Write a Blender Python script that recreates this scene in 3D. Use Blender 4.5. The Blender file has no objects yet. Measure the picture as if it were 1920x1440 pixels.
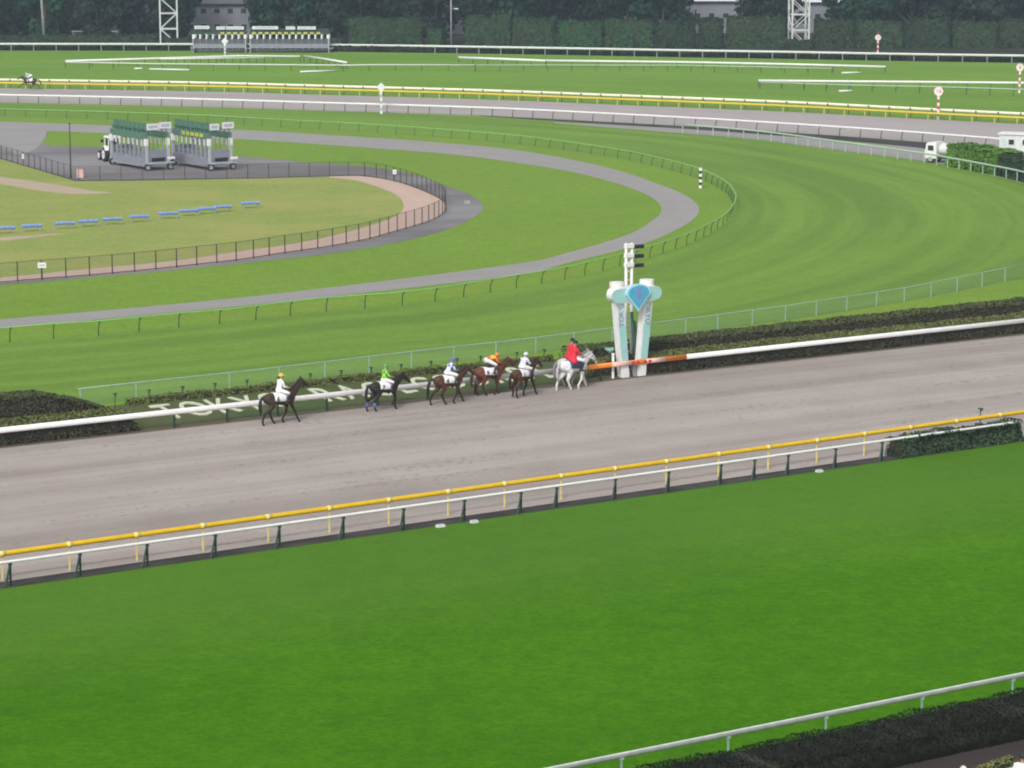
import bpy, bmesh, math, random
import numpy as np
from mathutils import Vector, Matrix

random.seed(7)
rng = np.random.default_rng(7)
scene = bpy.context.scene
COL = scene.collection
R = math.radians

# ------------------------------------------------------------------ camera, light, exposure
CAM_H, FPX, PITCH = 25.9, 5300.0, math.atan(910 / 5300.0)
cam_d = bpy.data.cameras.new("camera")
cam_d.sensor_width = 36.0
cam_d.lens = FPX / 1920 * 36
cam_d.clip_start, cam_d.clip_end = 1.0, 6000.0
cam = bpy.data.objects.new("camera", cam_d)
cam.location = (0, 0, CAM_H)
cam.rotation_euler = (math.pi / 2 - PITCH, 0, 0)
COL.objects.link(cam)
scene.camera = cam

SUN_EL, SUN_AZ = R(43), R(200)
world = bpy.data.worlds.new("World")
scene.world = world
world.use_nodes = True
wn = world.node_tree
wn.nodes.clear()
sky = wn.nodes.new("ShaderNodeTexSky")
sky.sky_type = 'NISHITA'
sky.sun_disc = False
sky.sun_elevation, sky.sun_rotation = SUN_EL, SUN_AZ
sky.air_density, sky.dust_density = 1.0, 4.0
hs = wn.nodes.new("ShaderNodeHueSaturation")
hs.inputs["Saturation"].default_value = 0.18
bg = wn.nodes.new("ShaderNodeBackground")
bg.inputs["Strength"].default_value = 0.14
wo = wn.nodes.new("ShaderNodeOutputWorld")
wn.links.new(sky.outputs[0], hs.inputs["Color"])
wn.links.new(hs.outputs[0], bg.inputs["Color"])
wn.links.new(bg.outputs[0], wo.inputs["Surface"])

sun_d = bpy.data.lights.new("sun", 'SUN')
sun_d.energy, sun_d.angle, sun_d.color = 1.55, R(12), (1.0, 0.97, 0.93)
sun = bpy.data.objects.new("sun", sun_d)
# direction towards the sun: sky rotation is measured from +Y, clockwise seen from above
sdir = Vector((math.sin(SUN_AZ) * math.cos(SUN_EL), math.cos(SUN_AZ) * math.cos(SUN_EL), math.sin(SUN_EL)))
sun.rotation_euler = sdir.to_track_quat('Z', 'Y').to_euler()
sun.location = (0, -20, 60)
COL.objects.link(sun)

scene.view_settings.view_transform = 'Standard'
scene.view_settings.look = 'None'
scene.view_settings.exposure = 0.12
scene.view_settings.gamma = 1.0
scene.view_settings.use_curve_mapping = False
scene.cycles.filter_width = 2.0
scene.cycles.max_bounces = 6
scene.cycles.transparent_max_bounces = 24

# ------------------------------------------------------------------ geometry helpers
_f = Vector((0, math.cos(PITCH), -math.sin(PITCH)))
_u = Vector((0, math.sin(PITCH), math.cos(PITCH)))


def g(u, v, z=0.0):
    """World point at height z seen at photo pixel (u, v) of the 1920x1440 photograph."""
    d = _f + Vector((1, 0, 0)) * ((u - 960) / FPX) + _u * ((720 - v) / FPX)
    k = (z - CAM_H) / d.z
    return Vector((0, 0, CAM_H)) + d * k


def gs(pts, z=0.0):
    return [g(a, b, z) for a, b in pts]


def proj(p):
    r = Vector(p) - Vector((0, 0, CAM_H))
    d = r.dot(_f)
    return 960 + FPX * r.x / d, 720 - FPX * r.dot(_u) / d


def smooth(pts, step=1.5):
    """Catmull-Rom through points, resampled about every step metres."""
    P = [Vector(p) for p in pts]
    P = [P[0] * 2 - P[1]] + P + [P[-1] * 2 - P[-2]]
    out = []
    for i in range(1, len(P) - 2):
        a, b, c, d = P[i - 1], P[i], P[i + 1], P[i + 2]
        n = max(1, int((c - b).length / step))
        for k in range(n):
            t = k / n
            out.append(0.5 * ((2 * b) + (c - a) * t + (2 * a - 5 * b + 4 * c - d) * t * t + (3 * b - a - 3 * c + d) * t ** 3))
    out.append(P[-2])
    return out


def by_length(pts, n):
    """n points evenly spaced along the polyline."""
    L = [0.0]
    for a, b in zip(pts, pts[1:]):
        L.append(L[-1] + (b - a).length)
    res, j = [], 0
    for i in range(n):
        s = L[-1] * i / (n - 1)
        while j < len(L) - 2 and L[j + 1] < s:
            j += 1
        t = (s - L[j]) / max(1e-9, L[j + 1] - L[j])
        res.append(pts[j].lerp(pts[j + 1], t))
    return res


def plen(pts):
    return sum((b - a).length for a, b in zip(pts, pts[1:]))


def extend(pts, a=0.0, b=0.0):
    p = list(pts)
    if a:
        p.insert(0, p[0] + (p[0] - p[1]).normalized() * a)
    if b:
        p.append(p[-1] + (p[-1] - p[-2]).normalized() * b)
    return p


def offset(pts, d):
    """Polyline shifted d metres to its left in the ground plane."""
    out = []
    for i, p in enumerate(pts):
        t = (pts[min(i + 1, len(pts) - 1)] - pts[max(i - 1, 0)])
        t.z = 0
        t.normalize()
        out.append(p + Vector((-t.y, t.x, 0)) * d)
    return out


class MB:
    """Collects shapes for one mesh object."""

    def __init__(self):
        self.v, self.f, self.m = [], [], []

    def add(self, vs, fs, mi=0):
        n = len(self.v)
        self.v += [tuple(p) for p in vs]
        self.f += [tuple(i + n for i in q) for q in fs]
        self.m += [mi] * len(fs)
        return self

    def box(self, c, s, rz=0.0, mi=0, mat=None, taper=1.0):
        hx, hy, hz = s[0] / 2, s[1] / 2, s[2] / 2
        vs = []
        for z in (-1, 1):
            k = taper if z > 0 else 1.0
            for x, y in ((-1, -1), (1, -1), (1, 1), (-1, 1)):
                vs.append(Vector((x * hx * k, y * hy * k, z * hz)))
        M = mat if mat is not None else Matrix.Rotation(rz, 3, 'Z')
        vs = [M @ p + Vector(c) for p in vs]
        return self.add(vs, [(3, 2, 1, 0), (4, 5, 6, 7), (0, 1, 5, 4), (1, 2, 6, 5), (2, 3, 7, 6), (3, 0, 4, 7)], mi)

    def beam(self, a, b, w, h=None, mi=0):
        a, b = Vector(a), Vector(b)
        d = b - a
        q = d.to_track_quat('X', 'Z').to_matrix()
        return self.box((a + b) / 2, (d.length, w, h or w), mi=mi, mat=q)

    def sweep(self, pts, ra, rb=None, n=8, up=(0, 0, 1), mi=0, caps=True):
        """Elliptic tube along pts. ra: half size across, rb: half size along 'up' (numbers or lists)."""
        P = [Vector(p) for p in pts]
        k = len(P)
        A = ra if isinstance(ra, (list, tuple)) else [ra] * k
        B = (rb if isinstance(rb, (list, tuple)) else [rb] * k) if rb is not None else A
        up = Vector(up)
        vs, fs = [], []
        for i, p in enumerate(P):
            t = (P[min(i + 1, k - 1)] - P[max(i - 1, 0)]).normalized()
            s = t.cross(up)
            if s.length < 1e-4:
                s = t.cross(Vector((1, 0, 0)))
            s.normalize()
            w = s.cross(t).normalized()
            for j in range(n):
                an = 2 * math.pi * j / n
                vs.append(p + s * (A[i] * math.cos(an)) + w * (B[i] * math.sin(an)))
        for i in range(k - 1):
            for j in range(n):
                a, b = i * n + j, i * n + (j + 1) % n
                fs.append((a, b, b + n, a + n))
        if caps:
            fs.append(tuple(range(n - 1, -1, -1)))
            fs.append(tuple((k - 1) * n + j for j in range(n)))
        return self.add(vs, fs, mi)

    def cyl(self, a, b, r, r2=None, n=10, mi=0):
        return self.sweep([a, b], [r, r if r2 is None else r2], n=n, mi=mi)

    def ball(self, c, r, n=10, m=6, mi=0):
        r = Vector(r) if not isinstance(r, (int, float)) else Vector((r, r, r))
        c = Vector(c)
        vs, fs = [c + Vector((0, 0, -r.z))], []
        for i in range(1, m):
            ph = -math.pi / 2 + math.pi * i / m
            for j in range(n):
                th = 2 * math.pi * j / n
                vs.append(c + Vector((r.x * math.cos(ph) * math.cos(th), r.y * math.cos(ph) * math.sin(th), r.z * math.sin(ph))))
        vs.append(c + Vector((0, 0, r.z)))
        for j in range(n):
            fs.append((0, 1 + (j + 1) % n, 1 + j))
            fs.append((len(vs) - 1, 1 + (m - 2) * n + j, 1 + (m - 2) * n + (j + 1) % n))
        for i in range(m - 2):
            for j in range(n):
                a, b = 1 + i * n + j, 1 + i * n + (j + 1) % n
                fs.append((a, b, b + n, a + n))
        return self.add(vs, fs, mi)

    def prism(self, outline, axis_o, ax, ay, depth, mi=0):
        """2-D outline (x, y) in the plane ax/ay from axis_o, extruded along depth (a vector)."""
        o, ax, ay, d = Vector(axis_o), Vector(ax), Vector(ay), Vector(depth)
        n = len(outline)
        a = [o + ax * x + ay * y for x, y in outline]
        b = [p + d for p in a]
        fs = [tuple(range(n - 1, -1, -1)), tuple(range(n, 2 * n))]
        fs += [(i, (i + 1) % n, (i + 1) % n + n, i + n) for i in range(n)]
        return self.add(a + b, fs, mi)

    def mesh(self, name, mats=(), shade=False):
        me = bpy.data.meshes.new(name)
        me.from_pydata(self.v, [], self.f)
        for mm in (mats if isinstance(mats, (list, tuple)) else [mats]):
            me.materials.append(mm)
        if any(self.m):
            me.polygons.foreach_set("material_index", self.m)
        if shade:
            me.polygons.foreach_set("use_smooth", [True] * len(self.f))
        me.update()
        return me

    def build(self, name, mats=(), parent=None, loc=(0, 0, 0), rz=0.0, shade=False):
        return link(name, self.mesh(name, mats, shade), parent, loc, rz)


def link(name, me, parent=None, loc=(0, 0, 0), rz=0.0):
    o = bpy.data.objects.new(name, me)
    COL.objects.link(o)
    o.location = loc
    o.rotation_euler = (0, 0, rz)
    if parent is not None:
        o.parent = parent
    return o


def tag(o, label, cat, group=None):
    o["label"], o["category"] = label, cat
    if group:
        o["group"] = group
    return o


def thing(name, label, cat, loc=(0, 0, 0), rz=0.0, group=None):
    o = bpy.data.objects.new(name, None)
    o.empty_display_size = 0.3
    COL.objects.link(o)
    o.location = loc
    o.rotation_euler = (0, 0, rz)
    return tag(o, label, cat, group)


def structure(o):
    o["kind"] = "structure"
    return o


def copy_tree(o, parent=None):
    c = o.copy()
    COL.objects.link(c)
    c.parent = parent
    for ch in [x for x in CHILDREN_OF(o)]:
        copy_tree(ch, c)
    return c


def CHILDREN_OF(o):
    return list(o.children)


def ztop(p, z):
    return Vector((p.x, p.y, z))


# ------------------------------------------------------------------ materials
def new_mat(name):
    m = bpy.data.materials.new(name)
    m.use_nodes = True
    nt = m.node_tree
    return m, nt, nt.nodes["Principled BSDF"]


def _ramp(nt, fac, stops):
    r = nt.nodes.new("ShaderNodeValToRGB")
    while len(r.color_ramp.elements) < len(stops):
        r.color_ramp.elements.new(0.5)
    for e, (p, c) in zip(r.color_ramp.elements, stops):
        e.position, e.color = p, (*c, 1)
    nt.links.new(fac, r.inputs[0])
    return r.outputs[0]


def _noise(nt, vec, scale, detail=3.0, rough=0.55):
    n = nt.nodes.new("ShaderNodeTexNoise")
    n.inputs["Scale"].default_value = scale
    n.inputs["Detail"].default_value = detail
    n.inputs["Roughness"].default_value = rough
    if vec is not None:
        nt.links.new(vec, n.inputs["Vector"])
    return n.outputs["Fac"]


def _map(nt, vec, scale):
    m = nt.nodes.new("ShaderNodeMapping")
    m.inputs["Scale"].default_value = scale
    nt.links.new(vec, m.inputs["Vector"])
    return m.outputs[0]


def _mix(nt, fac, a, b, mode='MIX'):
    m = nt.nodes.new("ShaderNodeMix")
    m.data_type, m.blend_type = 'RGBA', mode
    for sock, val in ((m.inputs[0], fac), (m.inputs[6], a), (m.inputs[7], b)):
        if hasattr(val, "is_output"):
            nt.links.new(val, sock)
        elif isinstance(val, (tuple, list)):
            sock.default_value = (*val, 1)
        else:
            sock.default_value = val
    return m.outputs[2]


def _pos(nt):
    return nt.nodes.new("ShaderNodeNewGeometry").outputs["Position"]


def _uv(nt):
    return nt.nodes.new("ShaderNodeTexCoord").outputs["UV"]


def _bump(nt, bsdf, h, strength, dist=0.05):
    b = nt.nodes.new("ShaderNodeBump")
    b.inputs["Strength"].default_value = strength
    b.inputs["Distance"].default_value = dist
    nt.links.new(h, b.inputs["Height"])
    nt.links.new(b.outputs[0], bsdf.inputs["Normal"])


def plain(name, c, rough=0.5, var=0.12, scale=3.0, metal=0.0, spec=0.4):
    """Paint / plastic / cloth with slight uneven wear."""
    m, nt, b = new_mat(name)
    tc = nt.nodes.new("ShaderNodeTexCoord").outputs["Object"]
    n = _noise(nt, tc, scale, 4)
    lo = tuple(x * (1 - var) for x in c)
    hi = tuple(min(0.95, x * (1 + var)) for x in c)
    nt.links.new(_ramp(nt, n, [(0.3, lo), (0.7, hi)]), b.inputs["Base Color"])
    b.inputs["Roughness"].default_value = rough
    b.inputs["Metallic"].default_value = metal
    b.inputs["Specular IOR Level"].default_value = spec
    return m


def turf(name, dark, mid, light, stripe=0.25, stripe_w=0.16, straw=None, straw_amt=0.0, fine=9.0, spec=0.25, worn=None, tuft=0.16, worn_at=(30.0, 46.0, 0.48, 9.0)):
    """Mown grass: blotches, blade grain and mower bands along the UV u axis (metres)."""
    m, nt, b = new_mat(name)
    pos = _pos(nt)
    big = _noise(nt, pos, 0.05, 4)
    midn = _noise(nt, pos, 0.6, 5, 0.65)
    fin = _noise(nt, pos, fine, 5, 0.75)
    col = _ramp(nt, midn, [(0.28, dark), (0.5, mid), (0.74, light)])
    col = _mix(nt, 0.45, col, _ramp(nt, fin, [(0.3, tuple(x * 0.62 for x in dark)), (0.5, mid), (0.72, tuple(x * 1.25 for x in light))]))
    col = _mix(nt, 0.3, col, _ramp(nt, big, [(0.35, dark), (0.65, light)]))
    # tufts: ragged clumps about 0.3 m and 1.2 m across
    for sc_, k_ in ((2.6, tuft), (0.85, tuft * 0.55)):
        tf_ = _noise(nt, pos, sc_, 6, 0.72)
        col = _mix(nt, 1.0, col, _ramp(nt, tf_, [(0.36, (1 - k_, 1 - k_ * 0.85, 1 - k_ * 0.8)), (0.5, (1, 1, 1)), (0.66, (1 + k_, 1 + k_ * 0.75, 1 + k_ * 0.5))]), 'MULTIPLY')
    if straw:
        st = _noise(nt, pos, 0.11, 5, 0.7)
        f = nt.nodes.new("ShaderNodeMapRange")
        f.inputs[1].default_value, f.inputs[2].default_value = 0.45, 0.72
        f.inputs[3].default_value, f.inputs[4].default_value = 0.0, straw_amt
        nt.links.new(st, f.inputs[0])
        col = _mix(nt, f.outputs[0], col, straw)
    if worn:
        # turf next to the inside rail is galloped on most: paler, in ragged drifts
        sx = nt.nodes.new("ShaderNodeSeparateXYZ")
        nt.links.new(_uv(nt), sx.inputs[0])
        ad = nt.nodes.new("ShaderNodeMath")
        ad.operation = 'MULTIPLY_ADD'
        ad.inputs[1].default_value = worn_at[3]
        nt.links.new(_noise(nt, pos, 0.35, 4, 0.7), ad.inputs[0])
        nt.links.new(sx.outputs["Y"], ad.inputs[2])
        f = nt.nodes.new("ShaderNodeMapRange")
        f.inputs[1].default_value, f.inputs[2].default_value = worn_at[0], worn_at[1]
        f.inputs[3].default_value, f.inputs[4].default_value = 0.0, worn_at[2]
        nt.links.new(ad.outputs[0], f.inputs[0])
        col = _mix(nt, f.outputs[0], col, worn)
    uv = _map(nt, _uv(nt), (0.012, stripe_w, 1.0))
    s = _noise(nt, uv, 1.0, 3.0, 0.6)
    s2 = _ramp(nt, s, [(0.40, (1 - stripe,) * 3), (0.60, (1 + stripe * 0.6,) * 3)])
    col = _mix(nt, 1.0, col, s2, 'MULTIPLY')
    nt.links.new(col, b.inputs["Base Color"])
    b.inputs["Roughness"].default_value = 0.75
    b.inputs["Specular IOR Level"].default_value = spec
    _bump(nt, b, fin, 0.7, 0.06)
    return m


def earth(name, dark, light, along=0.05, across=1.6, streak=0.6, prints=0.0, fine=6.0, bump=0.4):
    """Harrowed sand / gravel / asphalt: streaks along UV u, grain, optional hoof prints."""
    m, nt, b = new_mat(name)
    pos = _pos(nt)
    uv = _uv(nt)
    grain = _noise(nt, pos, fine, 5, 0.7)
    blot = _noise(nt, pos, 0.25, 4)
    st = _noise(nt, _map(nt, uv, (along, across, 1)), 1.0, 4, 0.6)
    st2 = _noise(nt, _map(nt, uv, (along * 0.6, across * 0.22, 1)), 1.0, 2, 0.5)
    mid = tuple((a + c) / 2 for a, c in zip(dark, light))
    col = _ramp(nt, grain, [(0.3, dark), (0.5, mid), (0.7, light)])
    col = _mix(nt, streak * 0.6, col, _ramp(nt, st, [(0.32, tuple(x * 0.9 for x in dark)), (0.5, mid), (0.62, light)]))
    col = _mix(nt, streak * 0.55, col, _ramp(nt, st2, [(0.38, dark), (0.6, light)]))
    col = _mix(nt, 0.2, col, _ramp(nt, blot, [(0.35, dark), (0.65, light)]))
    h = grain
    if prints:
        v = nt.nodes.new("ShaderNodeTexVoronoi")
        v.inputs["Scale"].default_value = 1.0
        v.inputs["Randomness"].default_value = 1.0
        nt.links.new(_map(nt, uv, (1.7, 2.9, 1)), v.inputs["Vector"])
        gate_n = _noise(nt, _map(nt, uv, (0.05, 0.5, 1)), 1.0, 2)
        a = nt.nodes.new("ShaderNodeMath")
        a.operation = 'SUBTRACT'
        nt.links.new(gate_n, a.inputs[0])
        nt.links.new(v.outputs["Distance"], a.inputs[1])
        f = nt.nodes.new("ShaderNodeMapRange")
        f.inputs[1].default_value, f.inputs[2].default_value = 0.32, 0.42
        f.inputs[3].default_value, f.inputs[4].default_value = 0.0, prints
        nt.links.new(a.outputs[0], f.inputs[0])
        col = _mix(nt, f.outputs[0], col, tuple(x * 0.5 for x in dark))
    nt.links.new(col, b.inputs["Base Color"])
    b.inputs["Roughness"].default_value = 0.9
    b.inputs["Specular IOR Level"].default_value = 0.15
    _bump(nt, b, h, bump, 0.04)
    return m


def leafy(name, dark, light, rough=0.6, vary=0.0):
    """Leaves: tint varies from leaf to leaf and in slow drifts."""
    m, nt, b = new_mat(name)
    geo = nt.nodes.new("ShaderNodeNewGeometry")
    drift = _noise(nt, geo.outputs["Position"], 0.35, 3)
    a = nt.nodes.new("ShaderNodeMath")
    a.operation = 'MULTIPLY_ADD'
    a.inputs[1].default_value, a.inputs[2].default_value = 0.55, 0.0
    nt.links.new(geo.outputs["Random Per Island"], a.inputs[0])
    c = nt.nodes.new("ShaderNodeMath")
    c.operation = 'MULTIPLY_ADD'
    c.inputs[1].default_value = 0.6
    nt.links.new(drift, c.inputs[0])
    nt.links.new(a.outputs[0], c.inputs[2])
    col = _ramp(nt, c.outputs[0], [(0.25, dark), (0.85, light)])
    oi = nt.nodes.new("ShaderNodeObjectInfo")
    tint = _ramp(nt, oi.outputs["Random"], [(0.0, (1 - vary,) * 3), (0.5, (1 + vary * 0.5, 1, 1 - vary * 0.4)), (1.0, (1 - vary * 0.3, 1 + vary, 1))])
    nt.links.new(_mix(nt, 1.0, col, tint, 'MULTIPLY'), b.inputs["Base Color"])
    b.inputs["Roughness"].default_value = rough
    b.inputs["Specular IOR Level"].default_value = 0.10
    return m


def netting(name, c, cover):
    """Fine netting seen from far away: a thin weave that lets most light through."""
    m, nt, b = new_mat(name)
    b.inputs["Base Color"].default_value = (*c, 1)
    b.inputs["Roughness"].default_value = 0.7
    tc = nt.nodes.new("ShaderNodeTexCoord").outputs["Object"]
    n = _noise(nt, tc, 2.0, 3)
    f = nt.nodes.new("ShaderNodeMapRange")
    f.inputs[3].default_value, f.inputs[4].default_value = cover * 0.7, cover * 1.3
    nt.links.new(n, f.inputs[0])
    tr = nt.nodes.new("ShaderNodeBsdfTransparent")
    mx = nt.nodes.new("ShaderNodeMixShader")
    nt.links.new(f.outputs[0], mx.inputs[0])
    nt.links.new(tr.outputs[0], mx.inputs[1])
    nt.links.new(b.outputs[0], mx.inputs[2])
    nt.links.new(mx.outputs[0], nt.nodes["Material Output"].inputs["Surface"])
    return m


def coat(name, body, points, z0=0.55, z1=0.95, rough=0.42):
    """Horse coat: body colour with darker (or same) lower legs, as the animal is coloured."""
    m, nt, b = new_mat(name)
    tc = nt.nodes.new("ShaderNodeTexCoord").outputs["Object"]
    sep = nt.nodes.new("ShaderNodeSeparateXYZ")
    nt.links.new(tc, sep.inputs[0])
    f = nt.nodes.new("ShaderNodeMapRange")
    f.inputs[1].default_value, f.inputs[2].default_value = z0, z1
    nt.links.new(sep.outputs["Z"], f.inputs[0])
    n = _noise(nt, tc, 3.5, 3)
    bc = _ramp(nt, n, [(0.3, tuple(x * 0.75 for x in body)), (0.7, tuple(min(0.9, x * 1.3) for x in body))])
    nt.links.new(_mix(nt, f.outputs[0], points, bc), b.inputs["Base Color"])
    b.inputs["Roughness"].default_value = rough
    b.inputs["Specular IOR Level"].default_value = 0.2
    return m


def silks(name, base, other, kind, scale=6.0):
    """Racing silks: plain, dotted or checked cloth."""
    m, nt, b = new_mat(name)
    tc = nt.nodes.new("ShaderNodeTexCoord").outputs["Object"]
    if kind == 'check':
        t = nt.nodes.new("ShaderNodeTexChecker")
        t.inputs["Scale"].default_value = scale
        nt.links.new(tc, t.inputs["Vector"])
        fac = t.outputs["Fac"]
    else:
        t = nt.nodes.new("ShaderNodeTexVoronoi")
        t.inputs["Scale"].default_value = scale
        t.inputs["Randomness"].default_value = 0.25
        nt.links.new(tc, t.inputs["Vector"])
        mr = nt.nodes.new("ShaderNodeMapRange")
        mr.inputs[1].default_value, mr.inputs[2].default_value = 0.40, 0.34
        nt.links.new(t.outputs["Distance"], mr.inputs[0])
        fac = mr.outputs[0]
    nt.links.new(_mix(nt, fac, base, other), b.inputs["Base Color"])
    b.inputs["Roughness"].default_value = 0.55
    return m


M = {}
M['turf_near'] = turf('near_turf', (0.035, 0.138, 0.0008), (0.057, 0.186, 0.0010), (0.081, 0.237, 0.0015), stripe=0.03, stripe_w=0.30, fine=6.0, spec=0.03, worn=(0.105, 0.21, 0.030), tuft=0.19)
M['turf_inner'] = turf('inner_turf', (0.128, 0.236, 0.028), (0.152, 0.27, 0.035), (0.176, 0.30, 0.046), stripe=0.14, stripe_w=0.26, fine=5.0, spec=0.1, tuft=0.12)
M['turf_back'] = turf('back_turf', (0.125, 0.25, 0.024), (0.15, 0.285, 0.030), (0.18, 0.32, 0.04), stripe=0.08, stripe_w=0.08, fine=3.0, spec=0.1)
M['ground'] = turf('rough_grass', (0.13, 0.245, 0.022), (0.165, 0.29, 0.028), (0.195, 0.325, 0.038), stripe=0.0, straw=(0.22, 0.25, 0.05), straw_amt=0.35, fine=4.0, spec=0.1)
M['infield'] = turf('infield_grass', (0.21, 0.285, 0.060), (0.255, 0.325, 0.078), (0.30, 0.35, 0.095), stripe=0.0, straw=(0.37, 0.345, 0.11), straw_amt=0.85, fine=4.0, spec=0.1)
M['bank'] = turf('bank_grass', (0.050, 0.080, 0.028), (0.070, 0.105, 0.036), (0.09, 0.13, 0.044), stripe=0.05, straw=(0.13, 0.115, 0.06), straw_amt=0.6, fine=8.0, spec=0.1, worn=(0.125, 0.095, 0.072), worn_at=(1.75, 0.75, 0.85, 1.3))
M['litter'] = earth('leaf_litter', (0.020, 0.022, 0.014), (0.045, 0.046, 0.028), along=0.1, across=0.4, streak=0.3)
M['dirt'] = earth('track_sand', (0.258, 0.222, 0.204), (0.432, 0.386, 0.360), along=0.02, across=0.9, streak=1.1, prints=0.5)
M['dirt_back'] = earth('back_track_sand', (0.33, 0.295, 0.29), (0.42, 0.385, 0.38), along=0.02, across=0.35, streak=0.6)
M['strip'] = earth('drain_soil', (0.022, 0.020, 0.020), (0.085, 0.078, 0.078), along=0.5, across=3.0, streak=1.0)
M['road'] = earth('service_road_asphalt', (0.262, 0.252, 0.246), (0.342, 0.332, 0.324), along=0.03, across=0.5, streak=0.4)
M['gravel'] = earth('dark_gravel', (0.13, 0.122, 0.13), (0.29, 0.28, 0.29), along=0.04, across=0.3, streak=1.0)
M['clay'] = earth('pink_clay', (0.46, 0.33, 0.275), (0.60, 0.44, 0.37), along=0.03, across=0.7, streak=0.4)
M['sandy'] = earth('pale_sand', (0.38, 0.31, 0.22), (0.50, 0.42, 0.31), along=0.05, across=0.6, streak=0.5)
M['walk'] = earth('damp_walkway', (0.030, 0.025, 0.023), (0.065, 0.052, 0.048), along=0.1, across=0.6, streak=0.4)
M['white'] = plain('white_paint', (0.78, 0.77, 0.77), 0.45, 0.06)
M['white_worn'] = plain('weathered_white', (0.62, 0.65, 0.63), 0.55, 0.10)
M['rail_grey'] = plain('rail_grey_plastic', (0.55, 0.60, 0.58), 0.5, 0.12)
M['rail_dull'] = plain('dull_grey_rail', (0.27, 0.30, 0.28), 0.5, 0.15)
M['yellow'] = plain('yellow_padding', (0.72, 0.46, 0.010), 0.5, 0.08)
M['yellow_far'] = plain('weathered_yellow', (0.62, 0.48, 0.05), 0.5, 0.1)
M['cream'] = plain('cream_plastic', (0.80, 0.78, 0.60), 0.5, 0.06)
M['pale_yellow'] = plain('pale_yellow_plastic', (0.74, 0.61, 0.20), 0.5, 0.10)
M['green_rail'] = plain('green_rail_plastic', (0.23, 0.50, 0.13), 0.5, 0.10)
M['pale_green'] = plain('pale_green_paint', (0.40, 0.53, 0.43), 0.5, 0.12)
M['blue_green'] = plain('blue_green_plastic', (0.30, 0.44, 0.38), 0.5, 0.12)
M['dark_green'] = plain('dark_green_metal', (0.020, 0.048, 0.035), 0.55, 0.2)
M['stake'] = plain('stake_green', (0.045, 0.085, 0.035), 0.6, 0.2)
M['iron'] = plain('dark_iron', (0.045, 0.042, 0.040), 0.6, 0.25)
M['grey_metal'] = plain('grey_metal', (0.30, 0.30, 0.33), 0.5, 0.15)
M['galv'] = plain('galvanised_steel', (0.42, 0.44, 0.48), 0.5, 0.12)
M['orange'] = plain('orange_plastic', (0.80, 0.24, 0.03), 0.5, 0.08)
M['peach'] = plain('faded_peach_panel', (0.78, 0.52, 0.44), 0.5, 0.08)
M['red'] = plain('red_paint', (0.55, 0.05, 0.045), 0.5, 0.1)
M['red_cloth'] = plain('red_jacket_cloth', (0.62, 0.022, 0.04), 0.7, 0.10)
M['teal'] = plain('pale_teal_panel', (0.33, 0.60, 0.58), 0.4, 0.05)
M['ice'] = plain('ice_blue_panel', (0.56, 0.70, 0.73), 0.4, 0.05)
M['sky_blue'] = plain('blue_emblem_face', (0.075, 0.40, 0.58), 0.4, 0.08)
M['emblem_edge'] = plain('pale_blue_edge', (0.42, 0.68, 0.80), 0.4, 0.05)
M['purple'] = plain('violet_print', (0.30, 0.30, 0.62), 0.5, 0.1)
M['ink'] = plain('dark_print', (0.05, 0.055, 0.07), 0.5, 0.1)
M['slate_ink'] = plain('slate_print', (0.16, 0.20, 0.25), 0.5, 0.1)
M['gate_green'] = plain('gate_green_paint', (0.085, 0.18, 0.13), 0.5, 0.2)
M['gate_header'] = plain('gate_dark_header', (0.030, 0.062, 0.052), 0.6, 0.2)
M['gate_bar'] = plain('gate_pale_bar', (0.34, 0.36, 0.40), 0.5, 0.15)
M['gate_grey'] = plain('gate_grey_panel', (0.24, 0.245, 0.30), 0.55, 0.15)
M['gate_dark'] = plain('gate_dark_door', (0.10, 0.10, 0.13), 0.6, 0.2)
M['sign_grey'] = plain('sign_band_print', (0.42, 0.44, 0.50), 0.5, 0.1)
M['sign_white'] = plain('sign_board_white', (0.70, 0.71, 0.74), 0.5, 0.05)
M['plate_yellow'] = plain('number_plate_yellow', (0.58, 0.54, 0.07), 0.5, 0.1)
M['bench_blue'] = plain('blue_seat_plastic', (0.10, 0.19, 0.50), 0.45, 0.15)
M['bench_light'] = plain('light_blue_backrest', (0.27, 0.42, 0.70), 0.45, 0.12)
M['rubber'] = plain('black_rubber', (0.025, 0.025, 0.027), 0.7, 0.2)
M['glass'] = plain('dark_glass', (0.03, 0.035, 0.045), 0.12, 0.05, spec=0.6)
M['black'] = plain('black_plastic', (0.02, 0.02, 0.022), 0.45, 0.15)
M['tractor'] = plain('tractor_green_paint', (0.03, 0.09, 0.06), 0.4, 0.1)
M['skin'] = plain('skin', (0.45, 0.27, 0.19), 0.55, 0.06)
M['breeches'] = plain('white_breeches_cloth', (0.76, 0.75, 0.76), 0.7, 0.05)
M['boots'] = plain('black_boot_leather', (0.018, 0.018, 0.022), 0.35, 0.15)
M['leather'] = plain('dark_saddle_leather', (0.03, 0.022, 0.02), 0.4, 0.15)
M['cloth_white'] = plain('white_saddle_cloth', (0.76, 0.76, 0.78), 0.75, 0.05)
M['cloth_navy'] = plain('navy_saddle_pad', (0.04, 0.05, 0.11), 0.7, 0.1)
M['wrap_blue'] = plain('blue_leg_wrap', (0.08, 0.15, 0.42), 0.7, 0.1)
M['letter'] = plain('lime_washed_letter', (0.55, 0.57, 0.43), 0.8, 0.12)
M['bark'] = plain('bark', (0.075, 0.06, 0.05), 0.9, 0.3)
M['wall_grey'] = plain('grey_wall', (0.22, 0.22, 0.25), 0.8, 0.1, scale=0.5)
M['roof_dark'] = plain('dark_roof', (0.10, 0.095, 0.11), 0.7, 0.15, scale=0.5)
M['roof_white'] = plain('pale_roof', (0.62, 0.62, 0.68), 0.6, 0.06, scale=0.5)
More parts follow.
